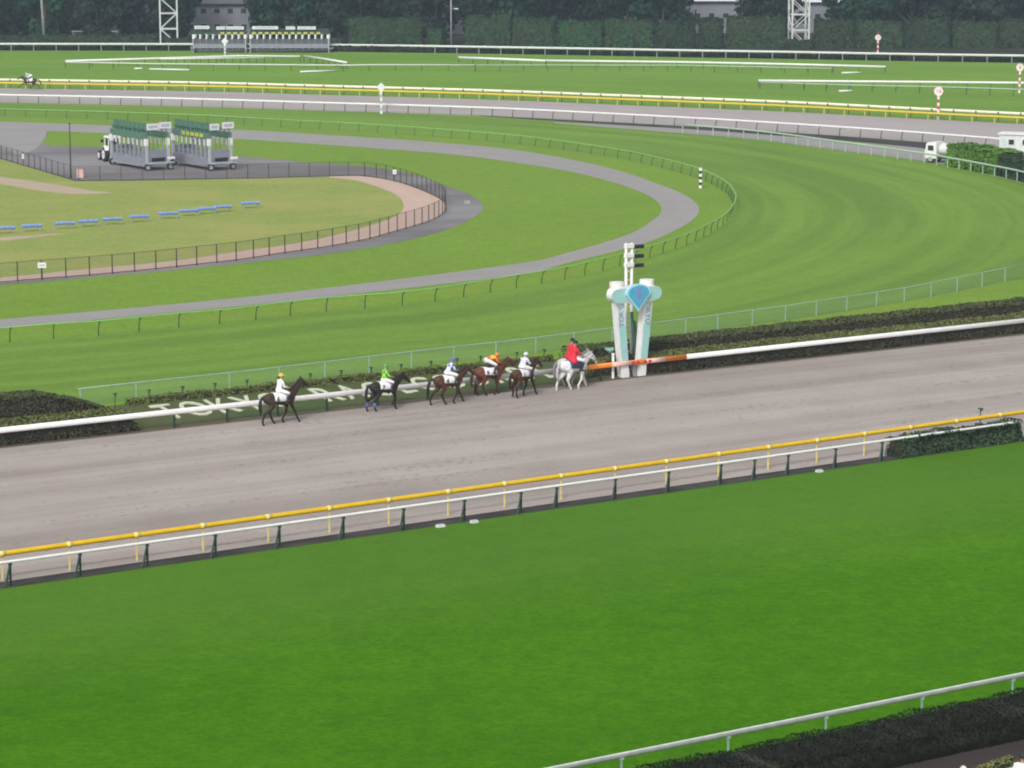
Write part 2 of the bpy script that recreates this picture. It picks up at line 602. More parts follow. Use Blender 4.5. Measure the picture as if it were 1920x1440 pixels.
M['concrete'] = plain('concrete', (0.30, 0.29, 0.28), 0.85, 0.15)
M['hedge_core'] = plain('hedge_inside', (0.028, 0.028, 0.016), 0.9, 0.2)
M['leaf_hedge'] = leafy('clipped_hedge_leaf', (0.048, 0.062, 0.026), (0.115, 0.13, 0.055))
M['leaf_front'] = leafy('olive_hedge_leaf', (0.082, 0.098, 0.032), (0.19, 0.21, 0.07))
M['leaf_face'] = leafy('shaded_twiggy_hedge_leaf', (0.038, 0.036, 0.024), (0.085, 0.076, 0.050))  # brown twigs, with the shade of the hedge faces darkened into the colour
M['leaf_box'] = leafy('deep_green_leaf', (0.018, 0.045, 0.022), (0.075, 0.11, 0.060))
M['leaf_bright'] = leafy('fresh_green_leaf', (0.055, 0.14, 0.020), (0.16, 0.32, 0.05))
M['leaf_dark'] = leafy('very_dark_hedge_leaf', (0.004, 0.007, 0.004), (0.010, 0.014, 0.008))  # even, very dark leaf colour of the corner hedge and low planting
M['leaf_tree'] = leafy('tree_leaf', (0.004, 0.015, 0.011), (0.024, 0.048, 0.032), vary=0.5)
M['leaf_tree_warm'] = leafy('autumn_tree_leaf', (0.020, 0.020, 0.016), (0.052, 0.048, 0.036))
M['leaf_tall_hedge'] = leafy('tall_hedge_leaf', (0.014, 0.042, 0.022), (0.046, 0.090, 0.042), vary=0.35)
M['net_dark'] = netting('dark_fence_net', (0.09, 0.075, 0.075), 0.17)
M['net_green'] = netting('pale_green_net', (0.30, 0.46, 0.34), 0.15)


# ------------------------------------------------------------------ ground surfaces
def ribbon(name, mat, left, right, z, n=None):
    """Surface between two polylines, UV in metres: u along, v across."""
    n = n or max(2, int(max(plen(left), plen(right)) / 3))
    A, B = by_length(left, n), by_length(right, n)
    k = 5
    vs, uv, fs = [], [], []
    s = 0.0
    for i in range(n):
        if i:
            s += ((A[i] - A[i - 1]).length + (B[i] - B[i - 1]).length) / 2
        w = (B[i] - A[i]).length
        for j in range(k):
            p = A[i].lerp(B[i], j / (k - 1))
            vs.append((p.x, p.y, z))
            uv.append((s, w * j / (k - 1)))
    for i in range(n - 1):
        for j in range(k - 1):
            a = i * k + j
            fs.append((a, a + 1, a + 1 + k, a + k))
    me = bpy.data.meshes.new(name)
    me.from_pydata(vs, [], fs)
    if me.polygons[0].normal.z < 0:
        me.flip_normals()
    ul = me.uv_layers.new(name="UVMap")
    idx = np.empty(len(me.loops), dtype=np.int32)
    me.loops.foreach_get("vertex_index", idx)
    ul.data.foreach_set("uv", np.array(uv, dtype=np.float32)[idx].ravel())
    me.materials.append(mat)
    return structure(link(name, me))


def patch(name, mat, pts, z):
    me = bpy.data.meshes.new(name)
    bm = bmesh.new()
    f = bm.faces.new([bm.verts.new((p.x, p.y, z)) for p in pts])
    f.normal_update()
    if f.normal.z < 0:
        f.normal_flip()
    bmesh.ops.triangulate(bm, faces=[f])
    uvl = bm.loops.layers.uv.new("UVMap")
    for ff in bm.faces:
        for lp in ff.loops:
            lp[uvl].uv = (lp.vert.co.x, lp.vert.co.y)
    bm.to_mesh(me)
    bm.free()
    me.materials.append(mat)
    return structure(link(name, me))


def line(a, b, ea=60.0, eb=60.0):
    return extend([g(*a), g(*b)], ea, eb)


G0 = 1150.0
patch('ground', M['ground'], [Vector((-G0, -G0 + 300, 0)), Vector((G0, -G0 + 300, 0)), Vector((G0, G0 + 300, 0)), Vector((-G0, G0 + 300, 0))], 0.0)

# the home straight runs away to the right; T along it, N away from the stand
EDGE_A, EDGE_B = g(0, 841), g(1920, 628)
T = (EDGE_B - EDGE_A).normalized()
N = Vector((-T.y, T.x, 0))


def on_edge(u):
    """Point on the sand's far edge that is seen at photo column u."""
    return g(u, 841 + (628 - 841) * u / 1920)


# rail base lines
R1_BASE = [g(1030, 1490), g(1920, 1306)]
R2_BASE = [g(25, 1101), g(1657, 866)]
R3_BASE = [g(131, 1070), g(1874, 818)]
near_in = extend(R1_BASE, 120, 60)
turf_edge = extend(R2_BASE, 90, 90)
ribbon('turf_track', M['turf_near'], extend([near_in[1] + (near_in[1] - near_in[2]).normalized() * 0, near_in[2]], 120, 60), turf_edge, 0.004, 120)
strip_far = offset(turf_edge, 1.0)
ribbon('drain_strip', M['strip'], turf_edge, strip_far, 0.012, 160)
ribbon('dirt_track', M['dirt'], offset(turf_edge, 0.85), extend([EDGE_A, EDGE_B], 90, 90), 0.008, 160)

# turn of the inner turf course
r6_rail_px = [(0, 615), (97, 611 - 4), (182, 602), (265, 594), (346, 586), (424, 580), (590, 560), (783, 544), (960, 517),
              (1060, 500), (1164, 475.5), (1240, 453.5), (1299, 432.5), (1356, 401), (1374.5, 374.5), (1372, 358.5), (1356, 340),
              (1313, 317.7), (1282, 309), (1253, 300.6), (1160, 281), (1008, 259), (887, 247), (720, 235), (616, 229), (499, 223),
              (385, 216.5), (220, 210.5), (46, 205.5), (0, 204.5)]
R6 = extend([ztop(p, 0) for p in smooth(gs(r6_rail_px, 0.9), 2.0)], 60, 60)
r5_rail_px = [(145, 730), (255, 718), (430, 699.5), (523, 689), (609, 679), (692, 669), (771, 660), (851, 650.5), (930, 642),
              (1005, 633.5), (1286, 598), (1346, 591), (1411, 581.6), (1473, 574), (1531, 565), (1588, 556.5), (1644, 548), (1696, 540), (1920, 496)]
R5 = [ztop(p, 0) for p in smooth(gs(r5_rail_px, 0.9), 2.0)]
r11_px = [(1280, 250), (1423, 263), (1563, 282), (1730, 306), (1780, 315), (1880, 334), (1920, 343)]
R11 = smooth(gs(r11_px), 2.0)
r7_px = [(0, 192), (200, 196), (400, 201), (610, 207.5), (853, 215), (1007, 221.5), (1280, 236), (1460, 247), (1643, 259.5), (1853, 276), (1920, 282)]
R7 = extend(smooth(gs(r7_px), 2.0), 60, 60)
far_out = smooth(gs([(0, 193), (200, 197), (400, 202), (610, 208.5), (853, 217), (972, 224), (1100, 236)]), 2.0)
bulge = [g(1920, 525), Vector((46, 208, 0)), Vector((53, 230, 0)), Vector((51.5, 245, 0)), g(1920, 343)]
outer = extend(R5, 90, 0)[:-1] + smooth(bulge, 2.0) + list(reversed(R11))[1:] + list(reversed(far_out))[1:]
outer = extend(outer, 0, 60)
ribbon('inner_turf_course', M['turf_inner'], R6, outer, 0.004, 260)

# infield: asphalt service path, clay walk, gravel yard
path_out = smooth(gs([(-200, 634), (0, 616), (480, 571), (960, 517), (1060, 494), (1206, 457), (1280, 424.6), (1306, 405), (1311, 393), (1306, 382),
                      (1290, 369), (1266, 357), (1240, 347.4), (1160, 320), (1060, 297), (960, 280.4), (850, 269.5), (710, 259), (460, 244), (200, 235), (0, 228), (-200, 222)]), 2.0)
path_in = smooth(gs([(-200, 616), (0, 599), (480, 555), (960, 496), (1060, 475), (1177, 440), (1225, 412), (1238, 400), (1240, 390), (1232, 378),
                     (1210, 364), (1180, 352), (1150, 342), (1105, 330), (1060, 320), (960, 304), (850, 290), (710, 278.6), (460, 261.5), (200, 250), (0, 242), (-200, 237)]), 2.0)
ribbon('service_path', M['road'], path_out, path_in, 0.008, 220)
fence_px = [(-200, 547), (0, 531), (57, 526), (150, 519), (275, 507.5), (390, 495), (460, 487), (525, 476.5), (606, 465), (684, 450.5), (741, 435), (798, 418),
            (830, 402), (836, 388), (824, 373), (772, 350), (720, 336), (668, 330), (618, 331)]
fence_curve = smooth(gs(fence_px), 1.5)
fence_yard = gs([(618, 331), (480, 335), (250, 339), (142, 340), (0, 297.5), (-160, 250)])
yard = gs([(-160, 222), (0, 232), (86, 241), (80, 268), (90, 273), (240, 278), (460, 294), (575, 304.5), (616, 307), (673, 311), (740, 320), (801, 334), (832, 347),
           (877, 363), (901, 379), (905, 388), (898, 401), (851, 426), (772, 449), (642, 472.6), (525, 486), (460, 493), (280, 511), (0, 535), (-200, 551)])
patch('gravel_yard', M['gravel'], smooth(yard, 2.0) + fence_curve + fence_yard[1:], 0.006)
patch('yard_apron', M['road'], smooth(gs([(-160, 228), (0, 236), (60, 241), (86, 243), (82, 262), (62, 282), (30, 290), (0, 276), (-160, 242)]), 2.0), 0.0105)
patch('infield_lawn', M['infield'], fence_curve + fence_yard[1:] + [g(-200, 300)], 0.010)
clay_in = smooth(gs([(-200, 537), (0, 521), (150, 506), (320, 490), (460, 470), (554, 457), (629, 441), (684, 426), (728, 412), (750, 400), (757, 389), (755, 379),
                     (746, 368), (720, 355), (668, 338.5), (618, 333.5)]), 1.5)
ribbon('clay_walk', M['clay'], fence_curve, clay_in, 0.014, 150)
patch('sand_patch', M['sandy'], smooth(gs([(-60, 322), (0, 331), (112, 347.5), (175, 358), (214, 361.5), (137, 364), (60, 356), (0, 345), (-60, 336)]), 1.0), 0.014)
patch('worn_track', M['sandy'], smooth(gs([(-60, 452), (0, 446), (60, 441), (125, 438), (60, 446), (0, 452), (-60, 458)]), 1.0), 0.016)

# far side: service road, sand track, back turf
ribbon('service_road', M['road'], smooth(gs([(1040, 229), (1280, 241), (1460, 254), (1563, 264), (1737, 278), (1860, 292), (1990, 312)]), 2),
       smooth(gs([(1040, 231), (1280, 250), (1423, 262), (1563, 281), (1737, 303), (1860, 329), (1990, 360)]), 2), 0.008)
ribbon('soil_strip', M['strip'], smooth(gs([(900, 216.5), (1007, 222), (1280, 236.5), (1460, 247.5), (1643, 260), (1853, 276.5)]), 2),
       smooth(gs([(900, 217.5), (1007, 225), (1280, 241.5), (1460, 254.5), (1643, 269), (1853, 292)]), 2), 0.010)
R8 = extend(smooth(gs([(0, 165.5), (200, 168.5), (400, 172), (610, 178), (887, 186), (1117, 195), (1280, 201.5), (1490, 210.5), (1703, 222), (1920, 233)]), 2.0), 60, 60)
R9 = extend(smooth(gs([(0, 95), (360, 95.5), (640, 97), (883, 100.5), (1117, 104.5), (1280, 107.5), (1493, 111), (1707, 115), (1920, 118)]), 3.0), 80, 80)
ribbon('back_dirt_track', M['dirt_back'], R7, R8, 0.006, 150)
ribbon('back_turf', M['turf_back'], offset(R8, 0.5), R9, 0.004, 120)

ribbon('forest_floor', M['litter'], offset(R9, 0.2), offset(R9, 620), 0.010, 40)

# grass bank with the lettering, rising from the sand edge towards the inner course
bank_pts = [on_edge(u) for u in (-250, 2200)]
bm_v, bm_f = [], []
prof = [(0.0, 0.010), (0.6, 0.08), (1.6, 0.19), (2.8, 0.33), (4.5, 0.52), (5.1, 0.52), (5.9, 0.28), (6.4, 0.006)]
LB = (bank_pts[1] - bank_pts[0]).length
nb = 90
for i in range(nb):
    p0 = bank_pts[0].lerp(bank_pts[1], i / (nb - 1))
    for q, z in prof:
        pp = p0 + N * q
        bm_v.append((pp.x, pp.y, z))
k = len(prof)
for i in range(nb - 1):
    for j in range(k - 1):
        a = i * k + j
        bm_f.append((a, a + k, a + k + 1, a + 1))
me = bpy.data.meshes.new('grass_bank')
me.from_pydata(bm_v, [], bm_f)
ul = me.uv_layers.new(name="UVMap")
idx = np.empty(len(me.loops), dtype=np.int32)
me.loops.foreach_get("vertex_index", idx)
uvs = np.array([(LB * (i // k) / (nb - 1), prof[i % k][0]) for i in range(nb * k)], dtype=np.float32)
ul.data.foreach_set("uv", uvs[idx].ravel())
me.materials.append(M['bank'])
structure(link('grass_bank', me))

# walkway below the near hedge
R1_DIR = (R1_BASE[1] - R1_BASE[0]).normalized()
R1_N = Vector((-R1_DIR.y, R1_DIR.x, 0))
w_far = extend([p - R1_N * 3.2 for p in R1_BASE], 120, 60)
ribbon('bare_edge', M['bank'], extend([p - R1_N * 0.75 for p in R1_BASE], 120, 60), extend([p - R1_N * 1.3 for p in R1_BASE], 120, 60), 0.009, 60)
ribbon('walkway', M['walk'], w_far, [p - R1_N * 14 for p in w_far], 0.006, 40)


# ------------------------------------------------------------------ leaves, hedges, trees
def leaf_mesh(name, centres, normals, size, mats, core=None, jitter=0.5, idx=None):
    """Small quads at centres facing roughly along normals; optional dark core boxes appended."""
    c = np.asarray(centres, dtype=np.float64)
    n = np.asarray(normals, dtype=np.float64) + rng.normal(0, jitter, c.shape)
    n /= np.linalg.norm(n, axis=1)[:, None] + 1e-9
    r = rng.normal(0, 1, c.shape)
    a = np.cross(n, r)
    a /= np.linalg.norm(a, axis=1)[:, None] + 1e-9
    b = np.cross(n, a)
    s = size * rng.uniform(0.6, 1.35, (len(c), 1))
    a, b = a * s, b * s * 0.6
    q = np.stack([c - a, c - b, c + a, c + b], axis=1).reshape(-1, 3)
    verts = q
    nq = len(c)
    loops = np.arange(nq * 4, dtype=np.int32)
    starts = np.arange(nq, dtype=np.int32) * 4
    totals = np.full(nq, 4, dtype=np.int32)
    mi = np.zeros(nq, dtype=np.int32) if idx is None else np.asarray(idx, dtype=np.int32)
    if core is not None:
        cv = np.asarray(core.v, dtype=np.float64)
        off = len(verts)
        verts = np.vstack([verts, cv])
        cl, cs, ct = [], [], []
        base = nq * 4
        for f in core.f:
            cs.append(base + len(cl))
            ct.append(len(f))
            cl += [off + i for i in f]
        loops = np.concatenate([loops, np.array(cl, dtype=np.int32)])
        starts = np.concatenate([starts, np.array(cs, dtype=np.int32)])
        totals = np.concatenate([totals, np.array(ct, dtype=np.int32)])
        mi = np.concatenate([mi, np.ones(len(core.f), dtype=np.int32)])
    me = bpy.data.meshes.new(name)
    me.vertices.add(len(verts))
    me.vertices.foreach_set("co", verts.astype(np.float32).ravel())
    me.loops.add(len(loops))
    me.loops.foreach_set("vertex_index", loops)
    me.polygons.add(len(starts))
    me.polygons.foreach_set("loop_start", starts)
    me.polygons.foreach_set("loop_total", totals)
    for m in mats:
        me.materials.append(m)
    me.polygons.foreach_set("material_index", mi)
    me.update(calc_edges=True)
    me.validate()
    return me


def hedge(name, label, cat, p0, p1, width, h0, h1, leaf, size=0.10, dens=70, z0=0.0, slant=0.06, end_taper=(0, 0), lump=0.06, group=None, side=1, face=None):
    """Clipped hedge from p0 to p1 (near edge), width metres towards the left of p0->p1, height h0 (start) to h1 (end)."""
    p0, p1 = Vector(p0), Vector(p1)
    L = (p1 - p0).length
    t = (p1 - p0) / L
    w = Vector((-t.y, t.x, 0)) * side
    o = thing(name, label, cat, (p0.x, p0.y, z0), 0, group)

    def H(s):
        h = h0 + (h1 - h0) * s / L
        if end_taper[0] and s < end_taper[0]:
            h *= 0.25 + 0.75 * (s / end_taper[0]) ** 0.7
        if end_taper[1] and s > L - end_taper[1]:
            h *= 0.25 + 0.75 * ((L - s) / end_taper[1]) ** 0.7
        return h
    C, NN, KI = [], [], []
    ph = rng.uniform(0, 6, 4)
    wob = lambda s: lump * (math.sin(s * 1.3 + ph[0]) + 0.6 * math.sin(s * 3.1 + ph[1]) + 0.5 * math.sin(s * 6.7 + ph[2]))

    def put(s, y, z, n, d=0.0):
        p = t * s + w * y + Vector((0, 0, z))
        C.append(p[:])
        NN.append((t * n[0] + w * n[1] + Vector((0, 0, n[2])))[:])
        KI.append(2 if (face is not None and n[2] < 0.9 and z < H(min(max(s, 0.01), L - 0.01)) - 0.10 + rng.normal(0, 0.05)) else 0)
    hm = (h0 + h1) / 2
    for _ in range(int(L * hm * dens)):
        s, q = rng.uniform(0, L), rng.uniform(0, 1)
        put(s, slant * q * 1.0 + rng.normal(0, 0.02) + wob(s) * 0.5, q * H(s) + wob(s) * q, (0, -1, 0.3))
    for _ in range(int(L * width * dens)):
        s, y = rng.uniform(0, L), rng.uniform(0.02, width)
        e = min(y, width - y)
        put(s, y, H(s) + wob(s) + rng.normal(0, 0.02) - max(0, 0.12 - e) * 0.5, (0, 0, 1))
    for _ in range(int(L * hm * dens * 0.5)):
        s, q = rng.uniform(0, L), rng.uniform(0, 1)
        put(s, width - slant * q, q * H(s), (0, 1, 0.3))
    for e, sx in ((0.0, -1), (L, 1)):
        for _ in range(int(width * hm * dens)):
            y, q = rng.uniform(0, width), rng.uniform(0, 1)
            put(e - sx * slant * q, y, q * H(min(max(e, 0.01), L - 0.01)), (sx, 0, 0.3))
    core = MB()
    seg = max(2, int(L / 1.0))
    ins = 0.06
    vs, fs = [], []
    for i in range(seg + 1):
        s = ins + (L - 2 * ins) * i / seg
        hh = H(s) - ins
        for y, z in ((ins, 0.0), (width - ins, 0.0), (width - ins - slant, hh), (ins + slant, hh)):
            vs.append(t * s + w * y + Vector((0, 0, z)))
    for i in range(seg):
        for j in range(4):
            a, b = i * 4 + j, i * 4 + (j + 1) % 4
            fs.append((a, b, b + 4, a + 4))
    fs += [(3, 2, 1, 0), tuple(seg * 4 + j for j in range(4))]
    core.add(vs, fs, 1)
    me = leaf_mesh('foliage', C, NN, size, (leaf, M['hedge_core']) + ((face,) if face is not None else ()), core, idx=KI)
    link('foliage', me, o)
    return o


def crown_mesh(name, R_, H_, n, size, mat, seed, low=0.12):
    """Leafy crown: clumps on a few dozen lobes with gaps between them."""
    rs = np.random.default_rng(seed)
    C, NN = [], []
    lobes = []
    for i in range(26):
        z = rs.uniform(low, 1.0)
        rad = R_ * math.sqrt(max(0.05, 1 - (2 * z - 0.9) ** 2 * 0.8)) * rs.uniform(0.35, 0.95)
        a = rs.uniform(0, 2 * math.pi)
        lobes.append((rad * math.cos(a), rad * math.sin(a), z * H_, rs.uniform(0.22, 0.42) * R_))
    per = n // len(lobes)
    for x, y, z, r in lobes:
        d = rs.normal(0, 1, (per, 3))
        d /= np.linalg.norm(d, axis=1)[:, None]
        rad = r * rs.uniform(0.55, 1.08, (per, 1))
        C.append(np.array([x, y, z]) + d * rad * np.array([1, 1, 0.85]))
        NN.append(d + np.array([0, 0, 0.3]))
    return leaf_mesh(name, np.vstack(C), np.vstack(NN), size, (mat,), None, 0.6)


def trunk_mesh(h, r, seed):
    rs = random.Random(seed)
    b = MB()
    b.sweep([(0, 0, 0), (rs.uniform(-.2, .2), rs.uniform(-.2, .2), h * 0.5), (rs.uniform(-.3, .3), 0, h)], [r, r * 0.75, r * 0.4], n=8)
    for i in range(6):
        a = i * 1.05 + rs.uniform(-.3, .3)
        z = h * rs.uniform(0.35, 0.8)
        l = h * rs.uniform(0.3, 0.5)
        b.sweep([(0, 0, z), (math.cos(a) * l * 0.5, math.sin(a) * l * 0.5, z + l * 0.35), (math.cos(a) * l, math.sin(a) * l, z + l * 0.7)],
                [r * 0.4, r * 0.28, r * 0.08], n=5)
    return b.mesh('trunk', M['bark'], True)


# ------------------------------------------------------------------ fences
def fence(name, label, cat, base, rail_z, rail, rail_mat, post_me, spacing=None, posts=None, group=None, off=0.0, rail_n=8,
          net=None, net_mat=None, extra=None, z_base=0.0, clamp=None):
    """Running rail: base polyline, rail centre height, rail half sizes (across, up), a post mesh shared by every post."""
    o = thing(name, label, cat, base[0], 0, group)
    o0 = Vector(base[0])
    line_ = offset(base, off) if off else base
    MB().sweep([ztop(p, rail_z) - ztop(o0, 0) for p in line_], rail[0], rail[1], n=rail_n).build('rail', rail_mat, o, shade=True)
    for dz, rr, mm in (extra or ()):
        MB().sweep([ztop(p, dz) - ztop(o0, 0) for p in line_], rr, rr, n=6).build('lower_rail', mm, o, shade=True)
    if posts is None:
        n = max(2, int(round(plen(base) / spacing)) + 1)
        posts = by_length(base, n)
    fine = base
    for p in posts:
        # tangent from the nearest part of the base line
        i = min(range(len(fine) - 1), key=lambda k: ((fine[k] + fine[k + 1]) / 2 - p).length)
        t = fine[i + 1] - fine[i]
        a = math.atan2(t.y, t.x)
        po = link('post', post_me, o, (p.x - o0.x, p.y - o0.y, z_base), a)
        if clamp is not None:
            link('clamp', clamp, po)
    if net:
        pp = posts
        for a, b in zip(pp, pp[1:]):
            q = [ztop(a, net[0]), ztop(b, net[0]), ztop(b, net[1]), ztop(a, net[1])]
            MB().add([v - ztop(o0, 0) for v in q], [(0, 1, 2, 3)]).build('net_panel', net_mat, o)
    return o


def post_straight(h, w, mat, d=None):
    return MB().box((0, 0, h / 2 - 0.05), (w, d or w, h + 0.1)).mesh('post', mat)


def post_goose(h, over, r, mat):
    """Upright that bends over towards the course (local +y)."""
    b = MB()
    b.sweep([(0, 0, -0.05), (0, 0.02 * over / abs(over), h * 0.45), (0, over * 0.45, h * 0.8), (0, over, h)], [r * 1.15, r, r, r], n=6, up=(1, 0, 0))
    b.box((0, over, h), (r * 4, r * 2.6, r * 2))
    return b.mesh('post', mat)


def on_line(seg, us, v_of):
    return [g(u, v_of(u)) for u in us]


def lin(a, b):
    return lambda u: a[1] + (b[1] - a[1]) * (u - a[0]) / (b[0] - a[0])


# near edge of the home turf
R1_L = extend(R1_BASE, 40, 25)
pm = MB().box((0, 0, 0.36), (0.05, 0.05, 0.78)).box((0, 0, 0.66), (0.13, 0.10, 0.10)).mesh('post', M['blue_green'])
v1 = lin((1030, 1490), (1920, 1306))
fence('running_rail', 'pale grey flat-topped rail along the near turf edge above the dark hedge', 'rail', R1_L, 0.74, (0.06, 0.08), M['rail_dull'], pm, extra=((0.815, 0.030, M['white_worn']),),
      posts=[g(u, v1(u)) for u in (640, 790, 945, 1060, 1165, 1365, 1548, 1728, 1898, 2060)], group='running rails of the course')

# white rail with dark braced posts
b = MB()
b.beam((0, 0, -0.05), (0, 0, 0.93), 0.07)
b.beam((-0.34, -0.22, -0.05), (-0.02, -0.02, 0.86), 0.06)
b.beam((-0.26, -0.12, 0.30), (0.0, 0.0, 0.30), 0.03)
b.box((0, 0, 0.86), (0.12, 0.10, 0.10))
pm = b.mesh('post', M['dark_green'])
v2 = lin((25, 1101), (1657, 866))
us = [-230, -105, 25, 156, 282, 410, 530, 650, 763, 877, 983, 1050, 1160, 1260, 1358, 1421, 1484, 1573, 1660, 1935, 2020]
fence('running_rail', 'white pipe rail on dark green braced posts between home turf and sand', 'rail', extend(R2_BASE, 30, 40), 0.95, (0.062, 0.062), M['white'], pm,
      posts=[g(u, v2(u)) + N * 0.25 for u in us], off=0.25, group='running rails of the course')

# yellow padded rail
b = MB()
b.beam((0, 0, -0.05), (0, 0, 0.98), 0.055)
pm = b.mesh('post', M['pale_yellow'])
cl = MB().sweep([(-0.11, 0, 1.05), (0.11, 0, 1.05)], 0.119, 0.119, n=10).mesh('clamp', M['pale_yellow'], True)
us3 = [-240, -115, 5, 131, 257, 381, 503, 618, 729, 840, 946, 1052, 1153, 1249, 1347, 1440, 1531, 1620, 1706, 1792, 1874, 1955]
v3 = lin((131, 1070), (1874, 818))
fence('running_rail', 'thick yellow padded rail along the near edge of the sand track', 'rail', extend(R3_BASE, 40, 20), 1.05, (0.105, 0.105), M['yellow'], pm,
      posts=[g(u, v3(u)) for u in us3], clamp=cl, group='running rails of the course')

# white board rail of the sand's inner side, with its orange finish section
IN_L = [on_edge(u) + N * 0.18 for u in (-200, 2150)]
pm = MB().box((0, 0.05, 0.36), (0.10, 0.07, 0.82)).mesh('post', M['dark_green'])
o = thing('running_rail', 'broad white rail along the far edge of the sand, orange at the finish', 'rail', IN_L[0], 0, 'running rails of the course')
o0 = IN_L[0]


def rail_piece(u0, u1, mat, nm, hz=0.145, wy=0.07, z=0.84, dy=0.0):
    a, b_ = on_edge(u0) + N * (0.18 - dy), on_edge(u1) + N * (0.18 - dy)
    return MB().sweep([ztop(a, z) - ztop(o0, 0), ztop(b_, z) - ztop(o0, 0)], wy, hz, n=10).build(nm, mat, o, shade=True)


rail_piece(-200, 1104, M['white'], 'rail')
rail_piece(1104, 1290, M['orange'], 'finish_rail', wy=0.075)
rail_piece(1290, 2150, M['white'], 'rail')
rail_piece(1150, 1192, M['peach'], 'finish_panel', 0.13, 0.05, dy=0.05)
rail_piece(1214, 1250, M['peach'], 'finish_panel', 0.13, 0.05, dy=0.05)
for u in (1189, 1197, 1211, 1219):
    c = on_edge(u) + N * 0.05 - o0
    MB().sweep([ztop(c, 0.84), ztop(c - N * 0.03, 0.84)], 0.10, n=12).build('red_emblem', M['red'], o)
for u in [331, 430, 525, 617, 712, 806, 895, 982, 1062, 1130]:
    p = on_edge(u) + N * 0.18
    link('post', pm, o, (p.x - o0.x, p.y - o0.y, 0), math.atan2(T.y, T.x))

# pale rail of the inner course with light netting
pm = post_straight(0.9, 0.055, M['blue_green'])
v5 = lambda u: None
posts5 = []
for u, v in [(150, 729.5)] + r5_rail_px[1:10] + [(1076, 625), (1148, 616), (1218, 607)] + r5_rail_px[10:18] + [(1746, 531), (1795, 522), (1842, 513), (1885, 504), (1925, 495)]:
    posts5.append(ztop(g(u, v, 0.9), 0))
fence('running_rail', 'thin pale green rail with light netting behind the lettered bank', 'rail', R5, 0.92, (0.035, 0.03), M['blue_green'], pm, posts=posts5,
      net=(0.02, 0.88), net_mat=M['net_green'], group='running rails of the course')

# bright green rail round the turn
pm = post_goose(0.88, -0.22, 0.030, M['dark_green'])
R6c = R6
fence('running_rail', 'bright green curving rail round the inside of the turn', 'rail', R6c, 0.92, (0.055, 0.045), M['green_rail'], pm, spacing=2.75, off=-0.2, group='running rails of the course')

# far sand inner rail, white on leaning posts
pm = post_goose(0.92, 0.25, 0.045, M['iron'])
fence('running_rail', 'white rail on leaning dark posts at the near edge of the far sand', 'rail', R7, 0.95, (0.10, 0.125), M['white'], pm, spacing=2.85, off=0.25,
      group='running rails of the course')
# yellow and white pair beyond the far sand
pm = post_straight(0.85, 0.07, M['pale_yellow'])
fence('running_rail', 'yellow rail along the far edge of the far sand', 'rail', R8, 0.74, (0.11, 0.14), M['yellow_far'], pm, spacing=2.9, group='running rails of the course')
pm = MB().box((0, 0, 0.5), (0.07, 0.07, 1.1)).box((0, -0.03, 1.1), (0.16, 0.28, 0.20)).mesh('post', M['iron'])
fence('running_rail', 'pale cream rail directly behind the far yellow rail', 'rail', offset(R8, 1.3), 1.10, (0.12, 0.17), M['cream'], pm, spacing=2.9, group='running rails of the course')
# farthest outer rail
pm = post_straight(1.1, 0.09, M['galv'])
fence('running_rail', 'long pale outer rail in front of the dark trees', 'rail', R9, 1.15, (0.14, 0.19), M['white_worn'], pm, spacing=3.9, group='running rails of the course')
# service road rail
pm = post_straight(1.0, 0.08, M['pale_green'])
fence('running_rail', 'grey green rail beside the service road and the leafy hedge', 'rail', extend(R11, 0, 15), 1.0, (0.10, 0.09), M['pale_green'], pm, spacing=2.4, group='running rails of the course')


# spare rails standing and lying on the back turf
pm_spare = post_straight(0.95, 0.08, M['dark_green'])
SP = 'spare rails on the back turf'


def spare(label, px, spacing=3.6, z=0.95, r=0.165, mat='white'):
    pts = gs(px)
    return fence('spare_rail', label, 'rail', pts, z, (r, r), M[mat], pm_spare, spacing=spacing, group=SP)


spare('white spare rail slanting up to the diamond post on the back turf', [(123, 126), (357, 119), (446, 116), (563, 117)], 4.2)
spare('short white spare rail falling away right of the starting gates', [(570, 116), (610, 122), (650, 129)], 3.0)
spare('long thin spare rail below the slanting rails on the back turf', [(123, 128), (287, 131), (640, 134), (707, 133), (890, 133.5)], 4.0, r=0.08)
spare('short white spare rail with crowded legs under the diamond post', [(300, 122), (400, 120.5), (496, 119)], 1.3, r=0.09)
spare('thick stacked white spare rails in mid field before the hedges', [(860, 119), (940, 122), (1023, 125.5)], 3.0, r=0.20)
spare('long white spare rail running right from the stacked rails', [(1024, 125), (1150, 126.5), (1280, 128), (1470, 132), (1660, 137)], 4.0)
spare('faint lower spare rail under the long white one', [(892, 133.5), (1280, 134), (1440, 137.5), (1560, 140)], 3.6, r=0.07, mat='pale_green')
spare('white spare rail right of centre ending beside the striped round marker', [(1422, 164), (1580, 165.5), (1760, 167), (1920, 168.5), (1990, 169)], 3.2)
spare('dim spare rail just below the right hand white spare rail', [(1425, 167), (1580, 172), (1760, 176), (1920, 181), (1990, 183)], 3.2, r=0.07, mat='pale_green')
for lab, a, b_ in (('short white rail length lying flat at the far left of the back turf', (252, 130.5), (267, 130.5)),
                   ('longer white rail length lying flat left of the diamond post', (280, 131.5), (355, 133)),
                   ('white rail length lying flat below the starting gates', (563, 136.5), (627, 134.5)),
                   ('white rail length lying on grass near the long rail end', (1578, 138.5), (1613, 138)),
                   ('pale rail length lying on grass left of the round marker', (1573, 173), (1598, 172.5))):
    pa, pb = g(*a), g(*b_)
    MBx = MB().sweep([ztop(pa, 0.16) - pa, ztop(pb, 0.16) - pa], 0.13, 0.13, n=8)
    tag(MBx.build('loose_rail', M['white'], None, pa, shade=True), lab, 'rail', 'rail lengths lying on the grass')

